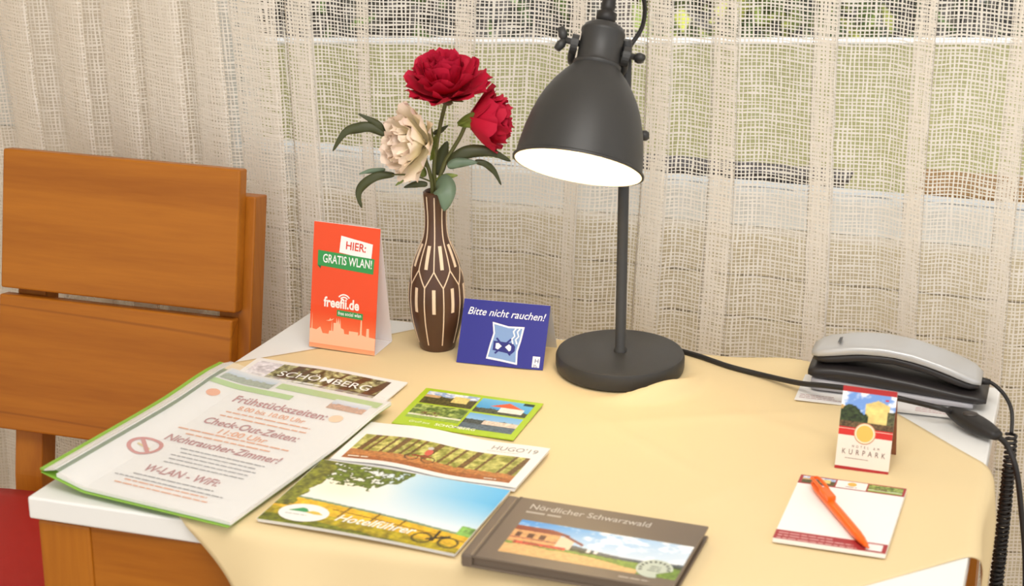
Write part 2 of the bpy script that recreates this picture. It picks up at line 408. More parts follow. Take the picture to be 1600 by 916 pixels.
for (cx, cy) in ((xl(YF)+.006, YF+.006), (XR-.006-LG, YF+.006), (xl(YB)+.006, YB-.006-LG), (XR-.006-LG, YB-.006-LG)):
    box('leg', cx, cx+LG, cy, cy+LG, 0, zt, WZ, tab, b=.003)
az0 = zt-.082
box('apron', xl(YF)+.006+LG, XR-.006-LG, YF+.0075, YF+.032, az0, zt, WX, tab, b=.0015)
box('apron', xl(YB)+.006+LG, XR-.006-LG, YB-.032, YB-.0075, az0, zt, WX, tab, b=.0015)
box('apron', XR-.032, XR-.0075, YF+.006+LG, YB-.006-LG, az0, zt, WY, tab, b=.0015)
v = [Vector((xl(y)+dx, y, z)) for z in (az0, zt) for (y, dx) in ((YF+.006+LG, .0085), (YF+.006+LG, .033), (YB-.006-LG, .033), (YB-.006-LG, .0085))]
mk('apron', v, [(3, 2, 1, 0), (4, 5, 6, 7), (0, 1, 5, 4), (1, 2, 6, 5), (2, 3, 7, 6), (3, 0, 4, 7)], WY, tab)

# ------------------------------------------------------------------ tablecloth: a square laid cornerwise
CLZ = TZ+.0012
LAMP = Vector((-.501, 2.042, 0)); BR = .0745
def cloth():
    ctr = Vector((-.5186, 1.795)); S = .778; n = 150; V = []; F = []
    for i in range(n+1):
        for j in range(n+1):
            a = (i/n-.5)*S; b = (j/n-.5)*S; c = math.sqrt(.5)
            x = ctr.x+(a-b)*c; y = ctr.y+(a+b)*c
            # gentle creases
            z = CLZ+.0006*math.sin(x*23+y*9)+.0005*math.sin(y*31-x*13)
            for (px, py, dx, dy, amp, wd) in ((-.42, 1.84, .8, -.6, .0016, .010), (-.38, 1.93, .9, .43, .0018, .012), (-.25, 1.92, .95, -.3, .0014, .012), (-.33, 1.74, .55, .83, .0012, .01)):
                q = (x-px)*dy-(y-py)*dx; l = (x-px)*dx+(y-py)*dy
                z += amp*math.exp(-(q/wd)**2)*math.exp(-(l/.13)**2)
            # ruck pushed up against the lamp foot
            rx, ry = x-LAMP.x, y-LAMP.y; rr = math.hypot(rx, ry); an = math.degrees(math.atan2(ry, rx))
            w_ = math.exp(-((an+42)/34)**2)
            z += .0175*w_*math.exp(-((rr-(BR+.017))/.0115)**2)
            z += .0015*math.exp(-((an+150)/20)**2)*math.exp(-((rr-(BR+.02))/.012)**2)
            z += .010*math.exp(-((x+.315)/.05)**2)*math.exp(-((y-2.105)/.02)**2)
            # hang over the edges
            def hang(e, r=.010):
                q = math.pi/2*r
                if e <= 0: return 0, 0
                if e < q: return r*math.sin(e/r), r*(1-math.cos(e/r))
                return r+(e-q)*.10, r+(e-q)*.99
            X, Y, Z = x, y, z
            ef = YF+.004-y
            if ef > 0:
                o, d = hang(ef); fold = min(1, ef/.1)
                Y = YF+.004-o-fold*(.012+.012*math.sin(x*26+.6)+.006*math.sin(x*51)); Z = z-d; X = x+fold*.008*math.sin(x*20)
            eb = y-(YB-.004)
            if eb > 0:
                o, d = hang(eb, .007); Y = YB-.004+min(o, .014); Z = z-d
            er = x-(XR-.006)
            if er > 0:
                o, d = hang(er, .016); X = XR-.006+o+.004*math.sin(y*38)*min(1, er/.05); Z = z-d
            el = (xl(y)+.004)-x
            if el > 0:
                o, d = hang(el, .008); X = xl(y)+.004-o; Z = z-d
            V.append((X, Y, Z))
    for i in range(n):
        for j in range(n): k = i*(n+1)+j; F.append((k, k+n+1, k+n+2, k+1))
    cm = mat('cloth_yellow', (231, 209, 164), .8, spec=.2, bump=.05, nscale=900)
    o = mk('tablecloth', V, F, cm, smooth=True); tag(o, 'pale yellow square tablecloth laid cornerwise over the white table', 'tablecloth')
    s = o.modifiers.new('thick', 'SOLIDIFY'); s.thickness = .0009; s.offset = -1
cloth()
PZ = TZ+.0032     # resting height on the cloth

# ================================================================== CHAIR
def chair():
    t = thing('dining_chair', 'beech chair with two broad back boards and a red seat', 'chair', (-1.165, 1.85, 0))
    X0, X1 = -1.329, -.999; rec = math.radians(11.3)
    # back plane: passes through y 2.10 at z .922 leaning back by rec
    def bp(x, s, d): # s = height along the board, d = depth behind the front face
        return Vector((x, 2.10-(.922-s)*math.tan(rec)+d*math.cos(rec), s-d*math.sin(rec)))
    def slat(z0, z1, x0, x1):
        import bmesh
        v, f = boxv(0, 1, 0, 1, 0, 1)
        V = [bp(x0+(x1-x0)*p.x, z0+(z1-z0)*p.z, .022*p.y) for p in v]
        o = mk('back_board', V, f, WX, t); b = o.modifiers.new('bevel', 'BEVEL'); b.width = .003; b.segments = 3
    slat(.746, .922, X0, X1); slat(.563, .7375, X0-.002, X1-.004)
    for (a, b, topz) in ((X0+.012, X0+.052, .888), (X1-.032, X1+.012, .888)):
        V = []
        prof = [(bp(0, topz, .0225), bp(0, topz, .058)), (bp(0, .5, .0225), bp(0, .5, .058)), (Vector((0, 2.03, .42)), Vector((0, 2.07, .42))), (Vector((0, 2.06, 0)), Vector((0, 2.095, 0)))]
        for p, q in prof: V += [(a, p.y, p.z), (b, p.y, p.z), (b, q.y, q.z), (a, q.y, q.z)]
        F = [(0, 1, 2, 3), (15, 14, 13, 12)]
        for i in range(3):
            for k in range(4): F.append((4*i+k, 4*i+4+k, 4*i+4+(k+1) % 4, 4*i+(k+1) % 4))
        o = mk('back_post', V, F, WZ, t); m_ = o.modifiers.new('bevel', 'BEVEL'); m_.width = .002; m_.segments = 2
    for x in (X0+.0, X1-.04): box('front_leg', x, x+.04, 1.635, 1.675, 0, .452, WZ, t, b=.003)
    for x in (X0+.008, X1-.032): box('seat_rail', x, x+.024, 1.675, 2.03, .395, .452, WY, t, b=.002)
    box('seat_rail', X0+.04, X1-.04, 1.64, 1.664, .395, .452, WX, t, b=.002); box('seat_rail', X0+.05, X1-.03, 2.034, 2.056, .395, .452, WX, t, b=.002)
    # padded seat with rounded corners
    n = 14; V = []; F = []; x0, x1, y0, y1 = X0-.03, X1+.012, 1.615, 2.028
    for i in range(n+1):
        for j in range(n+1):
            u, w = i/n*2-1, j/n*2-1; uu = u*math.sqrt(1-.16*w**4); ww = w*math.sqrt(1-.16*u**4)
            e = max(abs(u), abs(w)); z = .502-.012*e**4-(.036 if e > .999 else 0)
            V.append(((x0+x1)/2+uu*(x1-x0)/2, (y0+y1)/2+ww*(y1-y0)/2, z))
    for i in range(n):
        for j in range(n): k = i*(n+1)+j; F.append((k, k+n+1, k+n+2, k+1))
    rim = [i*(n+1) for i in range(n+1)]+[n*(n+1)+j for j in range(1, n+1)]+[i*(n+1)+n for i in range(n-1, -1, -1)]+[j for j in range(n-1, 0, -1)]
    F.append(tuple(rim)); o = mk('seat', V, F, mat('seat_red', (172, 28, 24), .55, noise=.06, nscale=60), t, smooth=True)
chair()

# ================================================================== DESK LAMP
def lamp():
    blk = mat('lamp_black', (54, 53, 52), .46, spec=.5); cordm = mat('cord_black', (34, 31, 30), .5)
    t = thing('desk_lamp', 'black metal desk lamp with a tilted bell shade, switched on', 'lamp', (LAMP.x, LAMP.y, CLZ+.0005))
    lathe('base', [(0, 0), (BR-.004, 0), (BR-.001, .002), (BR, .006), (BR, .017), (BR-.0015, .0205), (BR-.005, .022), (0, .022)], blk, t, n=72)
    lathe('pole', [(0, .0215), (.0078, .0215), (.0078, .024), (.0062, .026), (.0062, .385), (.005, .388), (0, .388)], blk, t, n=24)
    # shade axis (from mouth to neck), measured in the camera's own axes
    Rc = Euler((math.pi/2-PITCH, 0, TH)).to_matrix(); Rr, Uu, Ff = Rc @ Vector((1, 0, 0)), Rc @ Vector((0, 1, 0)), Rc @ Vector((0, 0, -1))
    ax = (.985*(.187*Rr+.982*Uu)+.165*Ff).normalized(); side = (.97*Rr-.24*Uu).normalized()
    R = .0705; D0 = float(np.array(LAMP[:2])@HD)
    neck = dep(938, 76, D0-.012); mouth = neck-ax*(1.92*R)
    Mx = wm(t).inverted() @ frame(mouth, ax, side)
    prof = [(1.0, -.005), (1.02, .0), (1.02, .03), (.985, .05), (.965, .25), (.925, .5), (.865, .75), (.80, .95), (.725, 1.12), (.62, 1.30), (.5, 1.46), (.40, 1.57), (.365, 1.61), (.375, 1.63), (.375, 1.66), (.35, 1.68), (.335, 1.72), (.332, 2.14), (.345, 2.16), (.345, 2.20), (.325, 2.22), (.30, 2.27), (.22, 2.32), (.11, 2.335), (0, 2.34)]
    inner = [(.0, 1.72), (.30, 1.66), (.38, 1.54), (.48, 1.43), (.6, 1.27), (.705, 1.09), (.78, .92), (.845, .73), (.905, .49), (.945, .25), (.965, .06), (.985, -.005)]
    v, f = lathev([(r*R, z*R) for r, z in prof], 64, caps=False); sh = mk('shade', [Mx @ p for p in v], f, blk, t, local=True, smooth=True)
    sh.modifiers.new('edge', 'EDGE_SPLIT').split_angle = math.radians(50)
    v, f = lathev([(r*R, z*R) for r, z in inner], 64, caps=False); mk('reflector', [Mx @ p for p in v], [tuple(reversed(q)) for q in f], mat('reflector_white', (250, 246, 236), .4), sh, local=True, smooth=True)
    v, f = lathev([(R*.985, -.005*R), (R*1.0, -.005*R)], 64, caps=False); mk('rim', [Mx @ p for p in v], f, blk, sh, local=True)
    v, f = lathev([(0, .30*R), (.17*R, .34*R), (.30*R, .48*R), (.36*R, .68*R), (.33*R, .9*R), (.22*R, 1.12*R), (.18*R, 1.3*R), (.18*R, 1.5*R), (0, 1.5*R)], 32)
    mk('bulb', [Mx @ p for p in v], f, mat('bulb_glow', (255, 240, 214), .4, emit=(255, 226, 178), estr=12), t, local=True, smooth=True)
    # strain relief on top of the shade
    v, f = lathev([(0, 2.33*R), (.15*R, 2.33*R), (.16*R, 2.5*R), (.10*R, 2.53*R), (.115*R, 2.6*R), (.085*R, 2.9*R), (.05*R, 2.92*R), (0, 2.92*R)], 20)
    mk('strain_relief', [Mx @ p for p in v], f, cordm, t, local=True, smooth=True)
    # fork that carries the neck, with a wing screw on each side
    hz = 1.92*R; back = Ff-ax*Ff.dot(ax); back.normalize()
    ptop = Vector((LAMP.x, LAMP.y, TZ+.384))
    cen = mouth+ax*hz
    for s in (-1, 1):
        a = cen+side*s*.41*R; path = smoothpath([a-ax*.1*R-back*.02*R, a-ax*.22*R+back*.2*R, cen+side*s*.30*R+back*.55*R-ax*.12*R, ptop+Vector((0, 0, -.006))], 6)
        tube('fork_arm', path, .0042, blk, t, n=10)
        tube('screw', [cen+side*s*.33*R, cen+side*s*.56*R], .0035, blk, t, n=10)
        wpos = cen+side*s*.57*R; wd = (ax if s < 0 else Ff)
        V = []; F = []
        for q in (-1, 1):   # two wings of the screw
            v, f = tubev([wpos, wpos+wd*q*.08*R+side*s*.04*R, wpos+wd*q*.18*R+side*s*.09*R], [.0035, .0055, .004], 8); b = len(V); V += v; F += [tuple(i+b for i in k) for k in f]
        mk('wing_screw', V, F, blk, t, smooth=True)
        v, f = lathev([(0, -.004), (.011, -.004), (.011, .004), (0, .004)], 20); Md = frame(a-ax*.03*R, side)
        mk('fork_eye', [Md @ p for p in v], f, blk, t, smooth=False)
    kp = dep(972, 212, D0); tube('pole_knob_screw', [kp, kp+Rr*.022], .003, blk, t, n=8)
    v, f = lathev([(0, 0), (.004, 0), (.0065, .003), (.0065, .007), (.004, .010), (0, .010)], 16); Md = frame(kp+Rr*.020, Rr, Uu); mk('pole_knob', [Md @ Vector((p.x*.9, p.y*.7, p.z)) for p in v], f, blk, t, smooth=True)
    # cord: loop over the shade, then from the foot across the cloth to the inline switch and off the table
    tip = mouth+ax*2.9*R
    tube('cord_loop', smoothpath([tip, dep(955, -30, D0), dep(985, -35, D0+.01), dep(1006, 0, D0+.02), dep(1004, 40, D0+.025), dep(985, 72, D0+.02), Vector((LAMP.x, LAMP.y, TZ+.372))]), .0025, cordm, t, n=10)
    pts = [LAMP+Vector((.035, .066, TZ+.0045)), onz(1048, 545, TZ+.0045), onz(1090, 556, TZ+.005), onz(1140, 573, TZ+.0045), onz(1195, 587, TZ+.005), onz(1250, 599, TZ+.014), ony(1290, 603, 2.008), ony(1345, 610, 2.000), ony(1410, 624, 1.995), ony(1468, 638, 1.985), onz(1490, 645, TZ+.014)]
    tube('cord', smoothpath(pts), .0031, cordm, t, n=10)
    a, b = onz(1484, 641, TZ+.014), onz(1560, 682, TZ+.010); dr = (b-a).normalized(); Mw = frame(a, dr, (0, 0, 1))
    V = []; F = []; n = 20; L = (b-a).length; m_ = 16
    for i in range(m_+1):
        q = i/m_; wy = .0125*math.sin(math.pi*min(1, max(0, .12+.76*q)))**.7; wz = .0085*math.sin(math.pi*(.1+.8*q))**.6
        for k in range(n):
            an = 2*math.pi*k/n; cx, cy = math.cos(an), math.sin(an); V.append(Mw @ Vector((wz*math.copysign(abs(cx)**.7, cx), wy*math.copysign(abs(cy)**.7, cy), L*q)))
    for i in range(m_):
        for k in range(n): F.append((i*n+k, i*n+(k+1) % n, (i+1)*n+(k+1) % n, (i+1)*n+k))
    F += [tuple(range(n-1, -1, -1)), tuple(m_*n+k for k in range(n))]
    sw = mk('inline_switch', V, F, cordm, t, smooth=True)
    c = a+dr*L*.42+Vector((0, 0, .0078)); v, f = lathev([(0, -.001), (.0062, -.001), (.0062, .0012), (.004, .0022), (0, .0022)], 20)
    mk('switch_button', [Vector((p.x*1.3, p.y, p.z))+c for p in v], f, mat('switch_button', (62, 56, 52), .4), sw, smooth=True)
    tube('cord_tail', smoothpath([b-dr*.004, ony(1574, 697, 1.965), ony(1588, 735, 1.955), ony(1596, 800, 1.95), ony(1602, 880, 1.95), ony(1600, 1000, 1.96), ony(1590, 1300, 1.98)]), .0031, cordm, t, n=10)
lamp()

# ================================================================== VASE
VASE = Vector((-.7262, 2.045, CLZ+.0005))
def vprof(z):  # radius over height
    Z = [0, .004, .015, .040, .062, .082, .105, .122, .136, .150, .165, .185, .193]
    Rr = [.0200, .0215, .0250, .0312, .0336, .0325, .0280, .0218, .0150, .0128, .0124, .0138, .0146]
    return float(np.interp(z, Z, Rr))
def vs_(z):
    return sum(vprof(min(.193, max(0, z+d))) for d in (-.006, -.003, 0, .003, .006))/5
def vase():
    t = thing('vase', 'dark brown bottle vase with cream inlaid lines holding the peonies', 'vase', VASE)
    gm = mat('vase_brown', (84, 56, 40), .28, spec=.5, noise=.25, nscale=18)
    pr = [(0, 0), (.0195, 0)]+[(vs_(z), z) for z in np.linspace(.002, .193, 44)]+[(.0125, .1945), (.0105, .192), (.0095, .17), (.0095, .08), (0, .07)]
    lathe('body', pr, gm, t, n=64)
    cr = mat('inlay_cream', (240, 214, 184), .5)
    def strip(pts, wd):   # raised line on the surface given (angle, z)
        V = []; F = []; P = []
        for i in range(len(pts)-1):
            for k in range(6):
                q = k/6; P.append((pts[i][0]*(1-q)+pts[i+1][0]*q, pts[i][1]*(1-q)+pts[i+1][1]*q))
        P.append(pts[-1])
        for i, (a, z) in enumerate(P):
            a2, z2 = P[min(i+1, len(P)-1)]; a1, z1 = P[max(i-1, 0)]; r = vs_(z); dx = (a2-a1)*r; dz = z2-z1; l = math.hypot(dx, dz) or 1
            nx, nz_ = -dz/l*wd/2, dx/l*wd/2
            for s in (-1, 1):
                for h in (-.0004, .0005):
                    aa = a+s*nx/r; zz = z+s*nz_; rr = vs_(zz)+h; V.append((rr*math.cos(aa), rr*math.sin(aa), zz))
        for i in range(len(P)-1):
            b = 4*i; F += [(b+1, b+3, b+7, b+5), (b, b+1, b+5, b+4), (b+2, b+6, b+7, b+3)]
        F += [(0, 2, 3, 1), (4*len(P)-4, 4*len(P)-3, 4*len(P)-1, 4*len(P)-2)]
        return V, F
    N = 9; st = 2*math.pi/N; off = math.radians(-107+10.5)+TH*0
    for k in range(N):
        a = off+k*st; lo = .0845; hi = .104
        V, F = strip([(a, .010), (a, .05), (a, lo)], .0013); mk('inlay_line', V, F, cr, t, local=True)
        V, F = strip([(a, lo), (a+st/2, hi), (a+st/2, .135), (a+st/2, .165), (a+st/2, .190)], .0013); mk('inlay_line', V, F, cr, t, local=True)
        V, F = strip([(a, lo), (a-st/2, hi)], .0013); mk('inlay_line', V, F, cr, t, local=True)
        V, F = strip([(a+st/2, .053), (a+st/2, .083)], .0040); mk('inlay_bar', V, F, cr, t, local=True)
        V, F = strip([(a, .106), (a, .132)], .0040); mk('inlay_bar', V, F, cr, t, local=True)
vase()

# ================================================================== FLOWERS
VD = float(np.array(VASE[:2])@HD)
leafm = mat('leaf_green', (66, 70, 38), .5, noise=.3, nscale=40); leaf2 = mat('leaf_grey_green', (104, 124, 100), .45, noise=.25, nscale=50); sepm = mat('sepal_green', (126, 140, 60), .5, noise=.25, nscale=60)
stemm = mat('stem_green', (92, 92, 46), .55, noise=.2, nscale=50)
def leaf(parent, pix, wpx, D=0.0, m=leafm, curl=.35):
    pts = smoothpath([dep(x, y, VD+D+dd) for x, y, dd in [(p+(0,))[:3] for p in pix]], 5); n = len(pts); V = []; F = []; W_ = wpx*.00074
    view = Vector((HD[0]*.94, HD[1]*.94, -.34))
    for i, p in enumerate(pts):
        t = (pts[min(i+1, n-1)]-pts[max(i-1, 0)]).normalized(); s = t.cross(view).normalized(); q = i/(n-1)
        w = W_*.5*(math.sin(math.pi*min(1, .04+q*.96)**.8)**.8+.03); nb = s.cross(t).normalized()
        wav = .0012*math.sin(q*14)
        for k in (-1, -.5, 0, .5, 1): V.append(p+s*k*w+nb*(abs(k)*w*curl+(wav if abs(k) == 1 else 0)))
    for i in range(n-1):
        for k in range(4): F.append((i*5+k, i*5+k+1, i*5+k+6, i*5+k+5))
    o = mk('leaf', V, F, m, parent, smooth=True); s = o.modifiers.new('thick', 'SOLIDIFY'); s.thickness = .0005; return o
def petalmesh(name, L, W_, cup, ruff, m, seed, tipc=None):
    r = random.Random(seed); nu, nv = 11, 8; V = []; F = []; ph = [r.uniform(0, 6) for _ in range(4)]
    for j in range(nv+1):
        v = j/nv
        for i in range(nu+1):
            u = i/nu*2-1; w = W_*.5*(.25+.75*math.sin(min(1, v*1.05)*math.pi*.55)**.8)
            ed = v**4; jag = ed*(.045*math.sin(u*8+ph[0])+.03*math.sin(u*19+ph[1]))
            y = L*(v*(1-.16*u*u*v)+jag); x = u*w
            z = cup*L*(v*v*.9)+.28*w*(u*u)*(1-.3*v)+ruff*L*ed*math.sin(u*6+ph[2])+ruff*.6*L*v*v*math.sin(u*3+ph[3])
            V.append((x, y, z))
    for j in range(nv):
        for i in range(nu): k = j*(nu+1)+i; F.append((k, k+1, k+nu+2, k+nu+1))
    me = bpy.data.meshes.new(name); me.from_pydata(V, [], F); me.update(); me.materials.append(m); me.polygons.foreach_set('use_smooth', [True]*len(F))
    return me
def flower(t, pos, axis, rings, meshes, name='petal', seed=3, stretch=1.0):
    r = random.Random(seed); iv = wm(t).inverted(); A = frame(pos, axis, (.9, .3, .1))
    for (n, tilt, size, dz, a0) in rings:
        for k in range(n):
            a = a0+2*math.pi*k/n+r.uniform(-.12, .12)
            M = A @ Matrix.Translation((0, 0, dz)) @ Matrix.Rotation(a, 4, 'Z') @ Matrix.Rotation(math.radians(tilt+r.uniform(-7, 7)), 4, 'X') @ Matrix.Scale(size*stretch*r.uniform(.92, 1.08), 4)
            o = bpy.data.objects.new(name, r.choice(meshes)); C.objects.link(o); o.parent = t; o.matrix_basis = iv @ M
def petmat(name, rgb, tip, L):
    m = bpy.data.materials.new(name); m.use_nodes = True; nt = m.node_tree; b = nt.nodes['Principled BSDF']; tc = nt.nodes.new('ShaderNodeTexCoord'); sp = nt.nodes.new('ShaderNodeSeparateXYZ')
    mr = nt.nodes.new('ShaderNodeMapRange'); mr.inputs[1].default_value = L*.55; mr.inputs[2].default_value = L*1.02
    n = nt.nodes.new('ShaderNodeTexNoise'); n.inputs['Scale'].default_value = 90; mm = nt.nodes.new('ShaderNodeMath'); mm.operation = 'MULTIPLY'
    mx = nt.nodes.new('ShaderNodeMix'); mx.data_type = 'RGBA'; mx.inputs[6].default_value = (*lin(rgb), 1); mx.inputs[7].default_value = (*lin(tip), 1)
    K = nt.links; K.new(tc.outputs['Object'], sp.inputs[0]); K.new(sp.outputs[1], mr.inputs[0]); K.new(tc.outputs['Object'], n.inputs['Vector'])
    K.new(mr.outputs[0], mm.inputs[0]); mm.inputs[1].default_value = .9; K.new(mm.outputs[0], mx.inputs[0]); K.new(mx.outputs[2], b.inputs['Base Color'])
    b.inputs['Roughness'].default_value = .6; b.inputs['Specular IOR Level'].default_value = .2; b.inputs['Subsurface Weight'].default_value = 0
    return m
redm = petmat('petal_red', (206, 26, 58), (196, 34, 64), .05); crm = petmat('petal_cream', (255, 243, 210), (255, 230, 216), .045)
RED = [petalmesh('petal', .05, .046, .25, .07, redm, s) for s in (1, 2, 3)]; CRE = [petalmesh('petal', .045, .036, .28, .08, crm, s) for s in (4, 5, 6)]
mouthV = VASE+Vector((0, 0, .19)); inV = VASE+Vector((0, 0, .10))
def stem(t, path, r=.0024): tube('stem', smoothpath(path), r, stemm, t, n=8)
def base_of(dx, dy): return VASE+Vector((dx, dy, .085))
# large red peony
t = thing('red_peony', 'large open dark pink-red peony standing tallest in the vase', 'flower', base_of(.002, .002))
c1 = dep(697, 152, VD+.004)
stem(t, [base_of(.002, .002), mouthV+Vector((.001, .001, 0)), dep(678, 262, VD), dep(686, 205, VD+.004), c1-Vector((0, 0, .004))])
flower(t, c1, (-.03, -.22, 1), [(9, 10, 1.02, 0, 0), (9, 30, 1.0, .003, .3), (8, 48, .92, .005, .1), (7, 64, .84, .007, .5), (5, 78, .72, .009, .2)], RED, seed=5)
for k, (a, l) in enumerate(((3.6, 30), (4.6, 34), (5.4, 30))):
    M = wm(t).inverted() @ frame(c1-Vector((0, 0, .003)), (0, -.1, 1)) @ Matrix.Rotation(a, 4, 'Z') @ Matrix.Rotation(math.radians(-4), 4, 'X') @ Matrix.Scale(.42, 4)
    o = bpy.data.objects.new('sepal', petalmesh('sepal', .05, .03, .1, .02, sepm, 20+k)); C.objects.link(o); o.parent = t; o.matrix_basis = M
leaf(t, [(682, 285), (690, 288, -.012), (697, 303, -.022), (694, 330, -.024)], 36, -.006, leaf2, .2)
leaf(t, [(684, 274, .01), (689, 248, .014), (699, 221, .016)], 21, .004, leafm)
leaf(t, [(677, 209), (688, 204), (700, 196)], 8, .01, leafm)
leaf(t, [(668, 288), (650, 288), (631, 293)], 10, -.006, leafm)
# smaller red peony, turned away
t = thing('red_peony', 'smaller dark pink-red peony nodding to the side below the large one', 'flower', base_of(.005, -.002))
c2 = dep(729, 190, VD+.012)
stem(t, [base_of(.005, -.002), mouthV+Vector((.004, 0, 0)), dep(692, 262, VD+.003), dep(706, 236, VD+.008), dep(720, 212, VD+.01), c2])
flower(t, c2, (.85, .28, .05), [(9, 30, .95, 0, 0), (8, 48, .95, .003, .3), (7, 62, .9, .005, .1), (5, 76, .75, .007, .5)], RED, seed=8)
for k, a in enumerate((-.5, .5, 1.6, 2.6, 3.6, 4.7)):
    M = wm(t).inverted() @ frame(c2-Vector((.010, .003, .003)), (.85, .2, .25)) @ Matrix.Rotation(a, 4, 'Z') @ Matrix.Rotation(math.radians(62), 4, 'X') @ Matrix.Scale(.56, 4)
    o = bpy.data.objects.new('sepal', petalmesh('sepal', .05, .032, .12, .02, sepm, 30+k)); C.objects.link(o); o.parent = t; o.matrix_basis = M
leaf(t, [(700, 258), (716, 244), (738, 236), (768, 238), (798, 252)], 20, .0, leafm)
leaf(t, [(699, 260), (718, 254), (746, 254)], 15, -.006, leaf2)
leaf(t, [(742, 252), (758, 256), (772, 268), (783, 289)], 10, .004, leafm)
leaf(t, [(682, 282), (698, 276), (715, 274)], 10, -.004, sepm)
leaf(t, [(716, 244), (728, 236), (741, 227)], 5, .006, leafm)
# cream peony
t = thing('cream_peony', 'cream peony with pink petal tips leaning out of the vase', 'flower', base_of(-.004, -.002))
c3 = dep(668, 224, VD-.004)
stem(t, [base_of(-.004, -.002), mouthV+Vector((-.003, -.002, 0)), dep(672, 272, VD-.002), dep(664, 245, VD-.002), c3])
flower(t, c3, (-.62, -.70, .12), [(8, 14, 1.02, 0, 0), (9, 34, 1.0, .003, .35), (8, 52, .90, .006, .1), (6, 68, .80, .008, .4), (4, 80, .62, .010, .2)], CRE, seed=11, stretch=1.08)
for k, a in enumerate((0, 1.2, 2.5, 3.8, 5)):
    M = wm(t).inverted() @ frame(c3+Vector((.005, .006, -.001)), (-.62, -.7, .12)) @ Matrix.Rotation(a, 4, 'Z') @ Matrix.Rotation(math.radians(10), 4, 'X') @ Matrix.Scale(.45, 4)
    o = bpy.data.objects.new('sepal', petalmesh('sepal', .05, .032, .12, .02, sepm, 40+k)); C.objects.link(o); o.parent = t; o.matrix_basis = M
tube('twig', smoothpath([dep(668, 262, VD-.002), dep(630, 232, VD+.012), dep(600, 210, VD+.006)]), .0011, stemm, t, n=6)
leaf(t, [(602, 211), (580, 199), (558, 200), (538, 208), (520, 236)], 16, .004, leafm)
leaf(t, [(602, 211), (594, 198), (580, 188), (560, 178)], 11, .006, leafm)
tube('twig', smoothpath([dep(674, 284, VD-.002), dep(645, 274, VD-.006), dep(612, 273, VD-.004)]), .0011, stemm, t, n=6)
leaf(t, [(616, 273), (590, 275), (568, 288), (560, 304), (565, 325)], 14, -.004, leafm)
leaf(t, [(602, 265), (580, 267), (561, 272)], 7, .004, leaf2)
leaf(t, [(648, 276), (633, 280), (618, 290)], 7, -.008, sepm)
leaf(t, [(664, 276), (656, 262), (652, 248)], 14, .004, sepm)

# ================================================================== TENT CARDS
def panel(t, name, BL, BR_, TL, m, w=None):
    """a flat card panel: local x along the bottom edge, y up the face, z outwards; returns object and its size"""
    x = (BR_-BL); W_ = x.length; x.normalize(); y = TL-BL; y = (y-x*y.dot(x)); H_ = y.length; y.normalize(); z = x.cross(y)
    M = Matrix((x, y, z)).transposed().to_4x4(); M.translation = BL
    v, f = boxv(0, W_, 0, H_, -.0005, 0)
    o = mk(name, v, f, m, t, local=True, matrix=wm(t).inverted() @ M); return o, W_, H_
def Z(k): return lambda x, y: .00012*k
